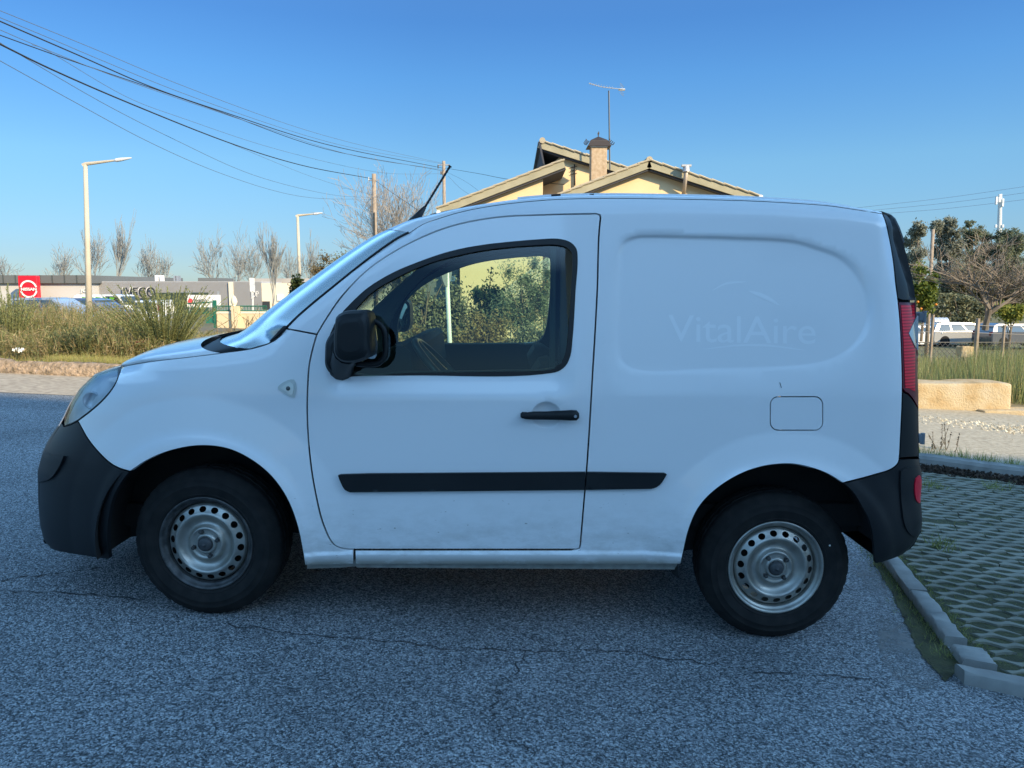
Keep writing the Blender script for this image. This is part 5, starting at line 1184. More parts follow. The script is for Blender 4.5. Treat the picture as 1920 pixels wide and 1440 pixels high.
# ------------------------------------------------------------------ house
WALL = M('cream_wall', (.72, .55, .32), (.78, .61, .37), scale=1.2, rough=.9, bump=.1, bscale=60, detail=6); FASC = M('verge_board', (.30, .28, .19), (.40, .37, .26), scale=3, rough=.8); TILE = M('roof_tile', (.36, .31, .22), (.50, .44, .32), scale=6, rough=.85)
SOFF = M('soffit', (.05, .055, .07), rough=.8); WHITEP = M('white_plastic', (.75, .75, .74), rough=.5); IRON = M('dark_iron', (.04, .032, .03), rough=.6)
HY = 22.0
hc = P(1200, 540, HY); house = thing('house', (hc.x, HY, -.4), 'cream house with low tiled roofs and an olive verge board, behind the van', 'house')
def zpt(px, py, Y): return P(px, py, Y)
def wall_poly(name, pts, Y, depth, mat=WALL):
    mb = MB(); mb.prism([P(x, y, Y) if y < 640 else Vector((P(x, 540, Y).x, Y, -1.2)) for x, y in pts], (0, depth, 0)); return mb.build(name, mat, house, fix=True)
wall_poly('wall', [(1062, 372), (1218, 312), (1405, 372), (1405, 700), (1062, 700)], HY, 8)
wall_poly('wall', [(862, 392), (1018, 325), (1018, 700), (862, 700)], HY, 7)
wall_poly('wall', [(1018, 322), (1055, 290), (1105, 303), (1165, 325), (1165, 700), (1018, 700)], HY + 1.7, 6)
def roof_slab(name, a, b, Yf, depth, th, tiles=True, lift=0):
    """a, b: front verge corners (pixels) on plane Yf; slab runs back"""
    A, B = P(*a, Yf), P(*b, Yf); d = (B - A).normalized(); nrm = Vector((-d.z, 0, d.x)) * (1 if d.x > 0 else -1); nrm = nrm if nrm.z > 0 else -nrm; mb = MB()
    mb.prism([A, B, B - nrm * th, A - nrm * th], (0, depth, 0)); o = mb.build(name, FASC, house, fix=True)
    if tiles:
        L = (B - A).length; n = max(3, int(L / .33)); m_ = MB()
        for i in range(n):
            p = A.lerp(B, i / n); q = A.lerp(B, (i + 1.12) / n); up = nrm * .035; m_.prism([p, q, q + nrm * .02, p + up + nrm * .02], (0, depth * .999, 0))
            m_.tube([p + up + Vector((0, -.02, .0)), q + Vector((0, -.02, .01))], .028, 6)
        for yy in np.arange(.2, depth, .25): m_.tube([A + nrm * .03 + Vector((0, yy, 0)), B + nrm * .03 + Vector((0, yy, 0))], .05, 5, cap=False)
        m_.build('roof_tiles', TILE, o)
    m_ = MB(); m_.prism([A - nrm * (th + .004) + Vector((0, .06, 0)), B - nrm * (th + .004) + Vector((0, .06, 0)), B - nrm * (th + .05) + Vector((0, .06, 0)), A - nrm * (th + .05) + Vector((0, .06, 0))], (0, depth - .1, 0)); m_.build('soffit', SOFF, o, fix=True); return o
YF = HY - .30
r1 = roof_slab('roof', (1047, 366), (1218, 301), YF, 8.6, .19); r2 = roof_slab('roof', (1217, 301), (1425, 368), YF, 8.6, .19)
r3 = roof_slab('roof', (818, 392), (1056, 301), YF + .02, 7.6, .19)
r4 = roof_slab('roof', (1012, 264), (1182, 317), YF + 1.75, 6, .2)
mb = MB(); mb.prism([P(1009, 265, YF + 1.72), P(1014, 268, YF + 1.72), P(1022, 312, YF + 1.72), P(1018, 305, YF + 1.72)], (0, 6, 0)); mb.build('eave_board', SOFF, r4, fix=True)
for (px, py) in ((1218, 299), (1017, 263)):
    mb = MB(); c = P(px, py, YF + (0 if px > 1100 else 1.7)); mb.tube([c, c + Vector((0, 6, 0))], .09, 8); mb.build('ridge_tile', TILE, r1 if px > 1100 else r4)
for (px, py, Yy) in ((1043, 368, YF - .05), (1427, 369, YF - .05), (822, 398, YF - .05)):
    mb = MB(); c = P(px, py, Yy); mb.tube([c, c + Vector((0, 7, 0))], .06, 8); mb.build('gutter', WHITEP, house)
mb = MB(); mb.prism([P(806, 402, YF), P(815, 399, YF), P(862, 390, YF), P(864, 398, YF), P(822, 410, YF)], (0, 6, 0)); mb.build('porch_roof', M('porch_dark', (.035, .04, .045), rough=.8), house, fix=True)
# chimney
RENDER = M('chimney_render', (.36, .25, .15), (.58, .46, .32), scale=12, rough=.9, bump=.4, bscale=40, detail=8)
CY = HY + .1; a, b = P(1108, 330, CY), P(1138.5, 272, CY); mb = MB(); mb.box(((a.x + b.x) / 2, CY + .25, (a.z + b.z) / 2 - .1), (b.x - a.x, .5, b.z - a.z + .3), bev=.01); ch = mb.build('chimney', RENDER, r1)
cx, cz = (a.x + b.x) / 2, b.z; mb = MB()
def frus(z0, z1, w0, w1):
    mb.add([(cx + sx * w0, CY + .25 + sy * w0, z0) for sx, sy in ((-1, -1), (1, -1), (1, 1), (-1, 1))] + [(cx + sx * w1, CY + .25 + sy * w1, z1) for sx, sy in ((-1, -1), (1, -1), (1, 1), (-1, 1))], [(0, 1, 5, 4), (1, 2, 6, 5), (2, 3, 7, 6), (3, 0, 4, 7), (0, 3, 2, 1), (4, 5, 6, 7)])
frus(cz - .03, cz + .11, .33, .25); frus(cz + .11, cz + .14, .25, .24); frus(cz + .14, cz + .27, .24, .02)
mb.tube([(cx, CY + .25, cz + .25), (cx, CY + .25, cz + .36)], .012, 5); mb.leaf((cx, CY + .25, cz + .36), .07, .03, d=Vector((.2, 0, 1)))
for sx in (-1, 1):
    for k in range(4):
        q = Vector((cx + sx * (.33 - .03 * k), CY + .05 + .1 * k, cz + .02 + .05 * k)); mb.tube([q, q + Vector((sx * .06, 0, 0)), q + Vector((sx * .10, 0, .06))], .012, 4)
mb.build('chimney_cap', IRON, ch, fix=True)
mb = MB(); mb.box((cx - .01, CY - .01, cz - .04), (b.x - a.x + .04, .03, .03)); mb.build('cap_trim', WHITEP, ch)
# flue pipe on the gable
mb = MB(); p0, p1, p2 = P(1281, 371, HY - .02), P(1286.5, 322, HY - .5), P(1287.5, 318, HY - .5); mb.tube([p0, p1], .055, 8); mb.build('flue_pipe', M('flue', (.42, .36, .30), rough=.5, metal=.3), house, smooth=True)
mb = MB(); mb.tube([p1, p1 + Vector((0, 0, .14))], [.10, .085], 10); mb.box(p1 + Vector((0, 0, .16)), (.26, .12, .05)); mb.build('flue_cap', GALV, house)
# tv aerial
CYa = CY + .6; m0 = P(1143.5, 318, CYa); m1 = P(1141.5, 170, CYa); root = thing('tv_aerial', tuple(m0), 'tall thin television aerial standing beside the chimney', 'aerial'); mb = MB(); mb.tube([m0, m1], .024, 6); mb.build('mast', M('mast_dark', (.10, .12, .14), rough=.5, metal=.5), root)
al = M('aluminium', (.62, .62, .6), rough=.4, metal=.7); mb = MB(); mb.tube([P(1104, 156, CYa - .6), P(1128, 163, CYa - .3), P(1172, 168, CYa + .3)], .012, 5)
for k in range(9): c = P(1107 + k * 5, 157.5 + k * .9, CYa - .55 + k * .06); mb.tube([c + Vector((0, -.12, 0)), c + Vector((0, .12, 0))], .006, 4)
for dz in (-.13, -.07, .07, .13): c = P(1166, 168, CYa + .2); mb.tube([c + Vector((-.08, -.2, dz)), c + Vector((.08, .2, dz))], .008, 4)
mb.tube([P(1160, 168, CYa + .2), P(1171, 168, CYa + .3)], .035, 6); mb.build('boom', al, root)
# ladder-like bracket and cable on the recessed wall
mb = MB(); c0 = P(1077, 308, HY + 1.66); c1 = P(1078, 348, HY + 1.66); mb.tube([c0, c1], .02, 5)
for z in (0, .1, .2): mb.tube([c0 + Vector((-.12, 0, -z - .1)), c0 + Vector((.08, 0, -z - .06))], .012, 4)
mb.build('wall_bracket', IRON, house)
# porch seen through the van windows
mb = MB(); a, b = P(775, 455, HY + .6), P(862, 600, HY + .6); mb.box(((a.x + b.x) / 2, HY + 2, (a.z + b.z) / 2 - .2), (b.x - a.x - .01, 2.5, a.z - b.z + 1.2)); mb.build('porch', M('porch_wall', (.10, .12, .13), (.16, .18, .19), scale=3, rough=.9), house)
mb = MB(); a, b = P(838, 492, HY + .55), P(858, 516, HY + .55)
for k in range(7): z = a.z + (b.z - a.z) * k / 6; mb.box(((a.x + b.x) / 2, HY + .55, z), (b.x - a.x, .03, .022))
sh = mb.build('shutter', M('shutter_grey', (.30, .34, .34), rough=.6), house)
mb = MB(); a, b = P(841, 518, HY + .3), P(854, 527, HY + .3); mb.box(((a.x + b.x) / 2, HY + .3, (a.z + b.z) / 2), (b.x - a.x, .02, a.z - b.z)); pl = mb.build('number_plate', WHITEP, house)
vs_, fs = font_mesh('72', .12); mb = MB(); mb.add([((a.x + b.x) / 2 - .06 + v.x * .9, HY + .287, (a.z + b.z) / 2 - .04 + v.y) for v in vs_], fs); mb.build('digits', IRON, pl)
# outside stair railing with slanting slats
root = thing('stair_railing', tuple(P(960, 600, 12.7)), 'pale slatted stair railing rising to the right in front of the house wall', 'railing'); SL = M('pale_slat', (.50, .52, .46), rough=.7); mb = MB()
A, B = P(884, 592, 12.7), P(1032, 478, 12.7); A2, B2 = A + Vector((0, 0, -.30)), B + Vector((0, 0, -.30))
for k in range(9):
    f = k / 8; mb.tube([A.lerp(A2, f), B.lerp(B2, f)], .008, 4)
mb.build('slats', SL, root)
for f in (.02, .25, .5, .75, .98):
    mb = MB(); p = A.lerp(B, f); mb.tube([p, p + Vector((0, 0, -.9))], .012, 6); mb.build('post', SL, root)
# hedge and shrubs beyond the van
HG = leafmat('hedge_grey_green', (.13, .14, .09), (.34, .345, .22)); HG2 = leafmat('hedge_green', (.09, .12, .05), (.26, .30, .13)); HB = leafmat('hedge_brown', (.20, .16, .07), (.42, .33, .16)); GG = leafmat('blue_green', (.14, .175, .11), (.34, .38, .24))
hg = 'shrubs seen through the van windows'
bush(790, 580, 130, 150, 12.0, 9000, .035, HG, 'grey-green shrub seen through the left part of the door window', name='shrub', cat='shrub', group=hg, clumps=26, depth=.5)
bush(855, 595, 90, 120, 12.2, 5000, .035, HG, 'grey-green shrub behind the white sign post', name='shrub', cat='shrub', group=hg, clumps=20, depth=.5)
bush(925, 585, 100, 90, 12.6, 5200, .040, HG2, 'dark green leafy shrub in the middle of the door window', name='shrub', cat='shrub', group=hg, clumps=20, depth=.5)
bush(915, 640, 130, 100, 11.2, 5200, .030, HB, 'low shrub of dry yellow-brown leaves under the green one', name='shrub', cat='shrub', group=hg, clumps=20, depth=.5)
bush(985, 570, 125, 190, 12.0, 12000, .034, GG, 'tall feathery blue-green shrub at the right end of the door window', name='shrub', cat='shrub', group=hg, clumps=34, asp=.25, depth=.5)
bush(745, 640, 110, 70, 11.0, 3600, .028, HB, 'low dry shrub behind the far door mirror', name='shrub', cat='shrub', group=hg, clumps=16, depth=.5)
bush(1020, 640, 120, 90, 11.1, 4600, .028, HG, 'low green shrub below the feathery one', name='shrub', cat='shrub', group=hg, clumps=16, depth=.5)
mb = MB(); a = P(905, 590, 12.3)
for (tx_, ty_) in ((922, 500), (908, 540), (948, 535)):
    t = P(tx_, ty_, 12.3); mb.tube([a, a.lerp(t, .5) + Vector((.03, 0, 0)), t], [.010, .007, .003], 5)
    for _ in range(70): q = a.lerp(t, random.uniform(.25, 1)); mb.leaf(q + Vector((random.gauss(0, .035), random.gauss(0, .035), random.gauss(0, .03))), .028, .014)
tag(mb.build('sapling', DKG), 'slender leafy shoots standing above the green shrub', 'shrub')
# white post with a round sign seen nearly edge on
b = P(847, 650, 8.3); b.z = ground(b.x, 8.3); t = P(832, 465, 8.3); b.x = P(846, 645, 8.3).x + (P(846, 645, 8.3).x - t.x) * .15
root = thing('road_sign', tuple(b), 'round grey backed road sign on a thin white post, seen through the door window', 'road sign'); mb = MB(); mb.tube([b, t + Vector((.02, .02, 0))], .024, 10); mb.build('post', M('post_white', (.80, .80, .78), rough=.5), root, smooth=True)
c = P(834, 493, 8.26); mb = MB(); n = 40; dx, dy = Vector((.16, .97, 0)).normalized(), None
mb.prism([c + dx * .25 * math.cos(2 * math.pi * k / n) + Vector((0, 0, .25 * math.sin(2 * math.pi * k / n))) for k in range(n)], (.02, -.004, 0)); mb.build('disc', M('sign_back', (.30, .32, .33), rough=.5, metal=.3), root, fix=True)

# ------------------------------------------------------------------ grey trade buildings on the left
CLAD = M('grey_cladding', (.34, .35, .37), (.38, .39, .41), scale=.6, rough=.7); CLADL = M('light_cladding', (.50, .49, .47), (.55, .54, .52), scale=.6, rough=.7); BAND = M('dark_band', (.13, .14, .14), rough=.6); CREAM = M('cream_render', (.70, .64, .50), (.76, .70, .56), scale=.5, rough=.9)
def slab(px0, px1, py0, py1, Y, depth, name, mat, parent, zb=None):
    a, b = P(px0, py0, Y), P(px1, py1, Y); z0 = b.z if zb is None else zb; mb = MB(); mb.box(((a.x + b.x) / 2, Y + depth / 2, (a.z + z0) / 2), (b.x - a.x, depth, a.z - z0)); return mb.build(name, mat, parent)
def letters(text, px0, px1, py0, py1, Y, mat, parent, name='lettering', extrude=.06, bold=0, d=.08):
    vs_, fs = font_mesh(text, 1, extrude=extrude / 2, bold=bold); x0, x1 = min(v.x for v in vs_), max(v.x for v in vs_); y0, y1 = min(v.y for v in vs_), max(v.y for v in vs_); a, b = P(px0, py1, Y), P(px1, py0, Y); mb = MB()
    mb.add([(a.x + (v.x - x0) / (x1 - x0) * (b.x - a.x), Y - d - v.z * 1.0, a.z + (v.y - y0) / (y1 - y0) * (b.z - a.z)) for v in vs_], fs); return mb.build(name, mat, parent)
BY = 64
ba = thing('building', (P(60, 540, BY).x, BY, -.6), 'light grey showroom with a dark roof band and a red sign, at the far left', 'building')
slab(-160, 163, 531, 560, BY, 18, 'wall', CLADL, ba, zb=-1)
JNT = M('joint', (.07, .08, .08)); bd = slab(-162, 163.5, 516, 531, BY - .3, 18.6, 'roof_band', BAND, ba)
for px in range(6, 160, 23): c = P(px, 523, BY - .32); mb = MB(); mb.box(c, (.08, .04, .62)); mb.build('band_joint', JNT, bd)
letters('JOP', 152, 172, 542, 550, BY, WHITEP, ba)
sg = thing('showroom_sign', tuple(P(52, 600, BY - 2)), 'tall red sign with a white ring and lettering', 'sign'); mb = MB(); a, b = P(32, 517, BY - 2), P(72, 585, BY - 2); mb.box(((a.x + b.x) / 2, BY - 1.7, (a.z + b.z) / 2), (b.x - a.x, .5, a.z - b.z), bev=.03)
mb.box(((a.x + b.x) / 2, BY - 1.7, b.z - .5), (.5, .3, 1.2)); mb.build('sign_board', M('sign_red', (.72, .012, .03), rough=.35, coat=.3), sg)
c = P(54, 542, BY - 2); rr = P(70, 540, BY).x - P(54, 540, BY).x; WH = M('sign_white', (.85, .82, .80), rough=.4)
for (a0, a1) in ((14, 166), (194, 346)):
    mb = MB(); rows = [[Vector((c.x + r_ * math.cos(R(a0 + (a1 - a0) * i / 30)), BY - 2.03, c.z + r_ * math.sin(R(a0 + (a1 - a0) * i / 30)))) for i in range(31)] for r_ in (rr * .80, rr)]
    mb.grid(rows); o = mb.build('ring_arc', WH, sg)
letters('NISSAN', 40, 68.5, 539.5, 545, BY - 2, WH, sg, extrude=.03, bold=.02, d=.03)
bb = thing('building', (P(320, 540, BY + 2).x, BY + 2, -.6), 'long mid grey clad warehouse with big letters on its wall', 'building')
wl = slab(163.5, 490, 527.5, 560, BY + 2, 20, 'wall', CLAD, bb, zb=-1)
mb = MB()
for k in range(0, 164): c = P(164 + 2 * k, 540, BY + 1.98); mb.box((c.x, BY + 1.985, .6), (.035, .03, 2.6))
mb.build('cladding_rib', M('rib', (.25, .25, .26), rough=.7), wl)
slab(428, 437, 529, 560, BY + 1.8, .2, 'pilaster', CREAM, bb, zb=-1)
LT = M('letter_dark', (.035, .04, .045), rough=.5)
lo = letters('IVECO', 233, 291, 538.5, 557.5, BY + 1.7, LT, bb, extrude=.05, bold=.012)
letters('IVECO', 231.6, 289.6, 538, 557, BY + 1.72, WH, bb, name='lettering_edge', extrude=.02, bold=.012)
letters('JDP', 471, 485, 546, 560, BY + 2, WHITEP, bb)
for (a0, a1, b0, b1) in ((290, 296, 516, 527), (299, 303, 516, 527), (325, 329, 517, 527), (330, 334, 517, 527)): slab(a0, a1, b0, b1, BY + 5, .6, 'roof_vent', WHITEP if a0 < 300 else GALV, bb)
slab(371, 408, 521, 528, BY + 6, 4, 'roof_plant', BAND, bb)
slab(290, 351, 549, 575, BY - 8, 4, 'canopy', M('canopy_green', (.03, .05, .035), rough=.7), bb, zb=-1)
bc = thing('building', (P(570, 540, BY + 1).x, BY + 1, -.6), 'cream building with a grey roof beside the grey warehouse', 'building')
slab(490, 700, 531, 580, BY + 2.2, 16, 'wall', CREAM, bc, zb=-1); slab(470, 705, 522, 531, BY + 8, 12, 'roof', M('roof_grey', (.30, .28, .26), (.40, .38, .35), scale=.5), bc)
slab(492, 506, 565, 580, BY + 2.1, .12, 'window', LT, bc); slab(530, 545, 566, 575, BY + 2.1, .12, 'window', LT, bc); slab(519, 531, 552, 564, BY + 2.1, .12, 'notice', WHITEP, bc)
bl = thing('billboard', tuple(P(383, 600, 50)), 'white advertising board with a red mark behind the broom bush', 'billboard'); mb = MB(); a, b = P(351, 553, 50), P(414, 576, 50); mb.box(((a.x + b.x) / 2, 50, (a.z + b.z) / 2), (b.x - a.x, .12, a.z - b.z)); mb.build('board', WHITEP, bl)
for px in (356, 410): mb = MB(); q = P(px, 570, 50.12); mb.box((q.x, 50.12, .1), (.1, .1, 2.2)); mb.build('leg', GALV, bl)
mb = MB(); q = P(357, 565, 49.9); mb.prism([q + Vector((.16 * math.cos(a), 0, .2 * math.sin(a))) for a in [k * .5236 for k in range(12)]], (0, .02, 0)); mb.build('emblem', M('emblem_red', (.6, .05, .06)), bl, fix=True)
letters('CLASTO', 365, 388, 561, 569, 49.9, LT, bl, extrude=.02, d=.02)
gp = thing('gate_post', tuple(P(474, 600, 40)), 'thin white sign with a long blade shape on a post in front of the warehouse', 'sign'); mb = MB(); mb.tube([P(474, 600, 40), P(474, 545, 40)], .04, 6); mb.build('post', WHITEP, gp); mb = MB(); mb.box(P(473, 534, 40), (.10, .5, .70)); mb.build('sign_board', WHITEP, gp)
# cream garden wall, pillar, rails
CW = M('garden_wall', (.62, .50, .32), (.70, .58, .39), scale=1.5, rough=.9); gy = 24
gw = thing('garden_wall', (P(470, 600, gy).x, gy, -.4), 'cream garden wall with green railings on top', 'wall')
slab(404, 512.5, 587, 600, gy, .25, 'wall', CW, gw, zb=-.8); slab(402, 513, 584, 588, gy - .02, .29, 'coping', CREAM, gw)
GRN = M('green_paint', (.01, .13, .085), rough=.5); mb = MB()
for z in (574, 583): a, b = P(404, z, gy + .1), P(500, z, gy + .1); mb.tube([a, b], .02, 5)
for k in range(33): q = P(404 + k * 3, 574, gy + .1); q2 = P(404 + k * 3, 584, gy + .1); mb.tube([q, q2], .009, 4)
mb.build('railing', GRN, gw)
pl_ = slab(433, 446, 574, 600, gy - .15, .45, 'pillar', CW, gw, zb=-.8); c = P(439, 566, gy + .1); mb = MB(); mb.lathe([(.0001, .20), (.04, .17), (.085, .08), (.10, 0), (.07, -.08), (.04, -.12), (.09, -.14), (.14, -.20)], 16, c=tuple(c), axis='Z'); mb.build('finial', CREAM, pl_, smooth=True)
gt = thing('metal_gate', (P(380, 600, gy).x, gy, -.4), 'green metal gate with upright bars left of the cream wall', 'gate'); mb = MB()
for z in (568, 588): mb.tube([P(352, z + 1, gy), P(402, z - 2, gy)], .022, 5)
for k in range(13): mb.tube([P(354 + k * 4, 568, gy), P(354 + k * 4, 588, gy)], .010, 4)
mb.build('bars', GRN, gt); slab(385, 402, 588, 606, gy, .03, 'lower_panel', M('gate_panel', (.02, .16, .11), rough=.6), gt); mb = MB(); mb.box(Vector((P(403, 580, gy).x, gy, .2)), (.09, .09, 1.6)); mb.build('post', GRN, gt)
def chain(name, P0, P1, h, cell, r, mat, label, posts, cat='fence'):
    root = thing(name, tuple(P0), label, cat); mb = MB(); L = (P1 - P0).length; d = (P1 - P0) / L; n = int(L / cell)
    for k in range(-int(h / cell), n + 1):
        for sg_ in (1, -1):
            s0, s1 = k * cell, k * cell + h; z0, z1 = (0, h) if sg_ > 0 else (h, 0)
            if s0 < 0: z0 += -s0 * (z1 - z0) / (s1 - s0); s0 = 0
            if s1 > L: z1 -= (s1 - L) * (z1 - z0) / max(1e-6, (s1 - s0)); s1 = L
            if s1 <= s0: continue
            mb.tube([P0 + d * s0 + Vector((0, 0, z0)), P0 + d * s1 + Vector((0, 0, z1))], r, 3, cap=False)
    mb.tube([P0 + Vector((0, 0, h)), P1 + Vector((0, 0, h))], r * 1.6, 4); mb.build('wire_mesh', mat, root)
    for f, hh, rr_ in posts: m_ = MB(); q = P0 + (P1 - P0) * f; m_.tube([q + Vector((0, 0, -.3)), q + Vector((0, 0, hh))], rr_, 7); m_.build('post', WOOD, root)
    return root
q0 = P(513, 603, gy); q0.z = -.1; q1 = P(600, 603, gy + 1); q1.z = -.1; chain('chain_link_fence', q0, q1, P(513, 578, gy).z + .1, .10, .006, M('dark_wire', (.05, .07, .06)), 'dark chain link fence right of the cream wall', [(0, 1.0, .03), (.5, 1.0, .03), (1, 1, .03)])
# fence on the right
fy = 16.5; f0 = P(1700, 690, fy); f1 = P(1935, 690, fy); zt_ = P(1800, 642, fy).z; f0.z = f1.z = zt_ - .38
fr = chain('wire_fence', f0, f1, .38, .11, .006, M('rusty_wire', (.16, .15, .13)), 'low sagging wire fence with wooden posts behind the tall grass', [((1743 - 1700) / 235, P(1743, 590, fy).z - f0.z, .032), ((1827 - 1700) / 235, P(1827, 597, fy).z - f0.z, .045), ((1877 - 1700) / 235, .75, .03), (.99, .8, .04)])
mb = MB()
for z in (608, 622): mb.tube([P(1700, z + 2, fy), P(1743, z, fy), P(1827, z + 2, fy), P(1935, z + 6, fy)], .007, 4)
mb.build('strand', M('wire_grey', (.3, .29, .27)), fr)

# ------------------------------------------------------------------ cars in the distance (local coordinates: nose to +X)
def car(loc, rz, L, H, col, label, kind='estate', group=None, name='parked_car', cat='car'):
    root = empty(name, loc, rz=rz); tag(root, label, cat, group); W = 1.78; h = L / 2
    paint = M(name + '_paint', col, rough=.28, coat=.7, metal=.25 if max(col) < .7 else 0)
    if kind == 'estate': low = [(-h, .35), (-h - .0, .75), (-h + .05, .93), (h - .95, .93), (h - .25, .80), (h, .62), (h, .32), (h - .15, .22), (-h + .1, .22)]; top = [(-h + .06, .93), (-h + .35, H - .07), (-h + .8, H), (h - 2.1, H), (h - 1.75, H - .06), (h - .95, .93)]
    elif kind == 'van': low = [(-h, .35), (-h, 1.05), (h - .9, 1.05), (h - .2, .92), (h, .7), (h, .32), (-h, .25)]; top = [(-h, 1.05), (-h + .10, H - .08), (-h + .25, H), (h - 1.6, H), (h - 1.25, H - .12), (h - .75, 1.05)]
    else: low = [(-h, .40), (-h, .85), (-h + .1, .98), (h - 1.0, .96), (h - .2, .85), (h, .62), (h, .30), (-h + .1, .22)]; top = [(-h + .08, .98), (-h + .25, H - .10), (-h + .55, H), (h - 1.9, H), (h - 1.5, H - .08), (h - .85, .96)]
    mb = MB()
    def loft(poly, ws):
        n = len(poly); prev = None
        cx = sum(p[0] for p in poly) / n; cz = sum(p[1] for p in poly) / n
        for (y, s) in ws:
            row = [(cx + (x - cx) * (1 - (1 - s) * .4), y, cz + (z - cz) * s) for x, z in poly]; k = len(mb.v); mb.v += row
            if prev is not None:
                for i in range(n): mb.f.append((prev + i, prev + (i + 1) % n, k + (i + 1) % n, k + i)); mb.m.append(0)
            else: mb.f.append(tuple(range(k, k + n))); mb.m.append(0)
            prev = k
        mb.f.append(tuple(range(prev, prev + n))[::-1]); mb.m.append(0)
    loft(low, [(-W / 2, .93), (-W / 2 + .05, 1), (W / 2 - .05, 1), (W / 2, .93)])
    n = len(top); k = len(mb.v)                 # greenhouse leaning in towards the roof
    for s in (-1, 1): mb.v += [(x, s * (W / 2 - .04 - .20 * max(0, (z - .95)) / (H - .95)), z) for x, z in top]
    mb.f += [tuple(range(k, k + n)), tuple(range(k + n, k + 2 * n))[::-1]] + [(k + i, k + (i + 1) % n, k + n + (i + 1) % n, k + n + i) for i in range(n)]; mb.m += [0] * (n + 2)
    body_ = mb.build('body', paint, root, fix=True, angle=35)
    gm_ = M(name + '_glass', (.03, .045, .055), rough=.05, spec=.9)
    def gz(x, z, s): return (x, s * (W / 2 - .04 - .20 * max(0, (z - .95)) / (H - .95) + .006), z)
    z0, z1 = (.96 if kind != 'van' else 1.10), H - .10; xa, xb = top[0][0] + .28, top[-1][0] - .18; xc, xd = top[1][0] + .22, top[-2][0] - .10 
    ks = 3 if kind != 'van' else 1
    for s in (-1, 1):
        if kind == 'van': spans = [(.70, 1.0)]
        else: spans = [(.0, .27), (.30, .62), (.65, 1.0)]
        for (f0_, f1_) in spans:
            m_ = MB(); a = (xa + (xb - xa) * f0_, z0); b = (xa + (xb - xa) * f1_, z0); c = (xc + (xd - xc) * f1_, z1); d = (xc + (xd - xc) * f0_, z1)
            m_.add([gz(*a, s), gz(*b, s), gz(*c, s), gz(*d, s)], [(0, 1, 2, 3)]); m_.build('side_window', gm_, root)
    m_ = MB(); x0_, x1_ = top[-1][0], top[-2][0]; e = .008
    m_.add([(x0_ - .06 + e, -W / 2 + .14, z0), (x0_ - .06 + e, W / 2 - .14, z0), (x1_ + .04 + e, W / 2 - .26, H - .10), (x1_ + .04 + e, -W / 2 + .26, H - .10)], [(0, 1, 2, 3)]); m_.build('windscreen', gm_, root)
    m_ = MB(); x0_, x1_ = top[0][0], top[1][0]; m_.add([(x0_ + .03 - .012, -W / 2 + .16, z0 + .03), (x0_ + .03 - .012, W / 2 - .16, z0 + .03), (x1_ - .02, W / 2 - .26, H - .12), (x1_ - .02, -W / 2 + .26, H - .12)], [(0, 1, 2, 3)]); m_.build('rear_window', gm_, root)
    for s in (-1, 1):
        m_ = MB(); m_.box((h - .08, s * .62, .68), (.22, .36, .14), bev=.03); m_.build('headlight', CLEAR, root)
        m_ = MB(); m_.box((-h + .06, s * .72, .85), (.14, .22, .26), bev=.03); m_.build('tail_light', REDPLAIN, root)
        m_ = MB(); m_.box((top[-1][0] - .25, s * (W / 2 + .07), 1.0), (.10, .18, .13), bev=.03); m_.build('door_mirror', paint, root)
    for x in (-h + .78, h - .85):
        for s in (-1, 1):
            w = empty('wheel', (x, s * (W / 2 - .10), .31), root); m_ = MB(); m_.lathe([(.20, -.11), (.28, -.11), (.31, -.07), (.31, .07), (.28, .11), (.20, .11)], 28); m_.build('tyre', TYRE, w, angle=40)
            m_ = MB(); m_.lathe([(.0001, -.07 * -s), (.06, -.07 * -s), (.10, -.05 * -s), (.19, -.07 * -s), (.205, -.11 * -s), (.205, .11 * -s)], 20); m_.build('rim', GALV, w, angle=30)
            m_ = MB(); m_.lathe([(.335, -.006), (.0001, -.006)], 28, c=(x, s * (W / 2 - .018 + .014), .33)); m_.build('wheel_arch', DARK, root)
    return root
def car_at(px, roof_py, Y, H, rz, L, col, label, **kw):
    q = P(px, roof_py, Y); return car((q.x, Y, q.z - H), rz, L, H, col, label, **kw)
gl_ = 'cars parked in front of the grey buildings'
car_at(105, 558, 36, 1.52, R(-8), 4.3, (.30, .34, .40), 'silver-blue estate car half hidden by weeds, nearest the red sign', group=gl_)
car_at(172, 559, 40, 1.48, R(-14), 4.3, (.06, .10, .20), 'dark blue car directly behind the tall lamp post', kind='hatch', group=gl_)
v_ = car_at(212, 552, 46, 1.80, R(-16), 4.6, (.80, .82, .80), 'white van with green graphics right of the tall lamp post', kind='van', group=gl_, name='parked_van', cat='van')
mb = MB()
for k in range(5): mb.add([(-1.6 + k * .5, -.80, 1.45 + .08 * math.sin(k)), (-1.3 + k * .5, -.80, 1.42), (-1.15 + k * .5, -.79, 1.62), (-1.5 + k * .5, -.79, 1.66)], [(0, 1, 2, 3)])
mb.build('graphics', M('green_graphic', (.15, .42, .03)), v_)
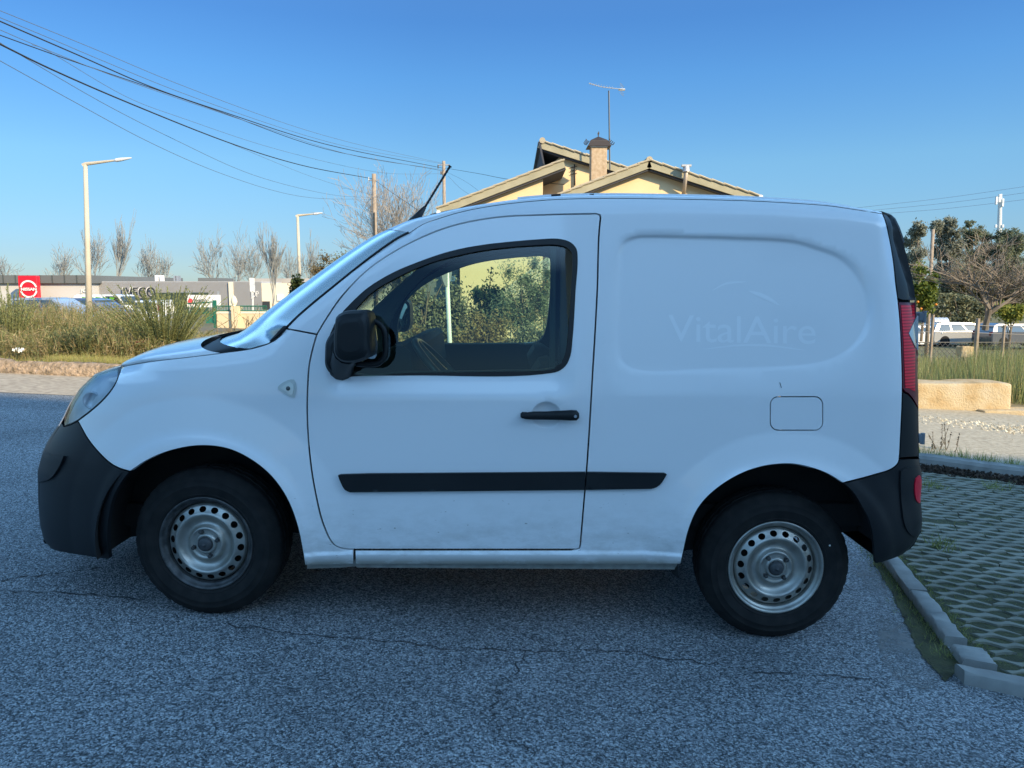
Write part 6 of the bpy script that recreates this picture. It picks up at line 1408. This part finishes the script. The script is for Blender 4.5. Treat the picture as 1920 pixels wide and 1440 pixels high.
car_at(282, 563, 47, 1.9, R(-80), 5, (.78, .78, .76), 'white van front behind the big broom bush', kind='van', group=gl_, name='parked_van', cat='van')
gr_ = 'cars parked beyond the wire fence'
car_at(1800, 604, 50, 1.50, R(4), 4.6, (.42, .43, .43), 'silver estate car parked side on behind the fence post', group=gr_)
car_at(1722, 610, 50, 1.45, R(0), 4.2, (.74, .74, .73), 'white car just behind the tail light of the van', kind='hatch', group=gr_)
car_at(1905, 606, 47, 1.45, R(6), 4.4, (.10, .11, .13), 'dark grey car at the right edge beyond the bare tree', kind='hatch', group=gr_)
# silver covered drum on a stand behind the fence
root = thing('water_tank', tuple(P(1762, 640, 58)), 'silver covered tank standing behind the silver car roof', 'tank'); c0, c1 = P(1746, 606, 58), P(1776, 606, 58); mb = MB(); rows = []
for i in range(15):
    p = c0.lerp(c1, i / 14); r_ = .42 * (1 + .05 * math.sin(i * 2.1)) * (1 if 0 < i < 14 else .75); rows.append([p + Vector((0, math.cos(a) * r_, math.sin(a) * r_)) for a in [2 * math.pi * k / 20 for k in range(21)]])
mb.grid(rows); mb.add(rows[0], [tuple(range(21))]); mb.add(rows[-1], [tuple(range(21))]); mb.build('cover', M('silver_cover', (.62, .66, .72), rough=.35, metal=.4), root, smooth=True)
mb = MB(); mb.box((c0.lerp(c1, .5)).to_tuple()[:2] + (c0.z - 1.2,), (1.0, .5, 1.8)); mb.build('stand', WOOD, root)
# ------------------------------------------------------------------ the long building behind the camera that shades the car park
bk = empty('building', (24.5, -15, 0), rz=R(-10.8)); tag(bk, 'long pale plastered building across the car park behind the camera, casting the big shadow', 'building')
HS = 15.5; mb = MB(); mb.box((0, -6, HS / 2 - 1), (41, 12, HS + 2), bev=.02); mb.build('wall', M('plaster', (.72, .70, .66), (.78, .76, .72), scale=.5, rough=.9), bk)
for k in range(9):
    for z in (1.6, 5.0, 8.4, 11.8): mb = MB(); mb.box((-18 + k * 4.4, .02, z), (1.4, .06, 1.5)); mb.build('window', LT, bk)
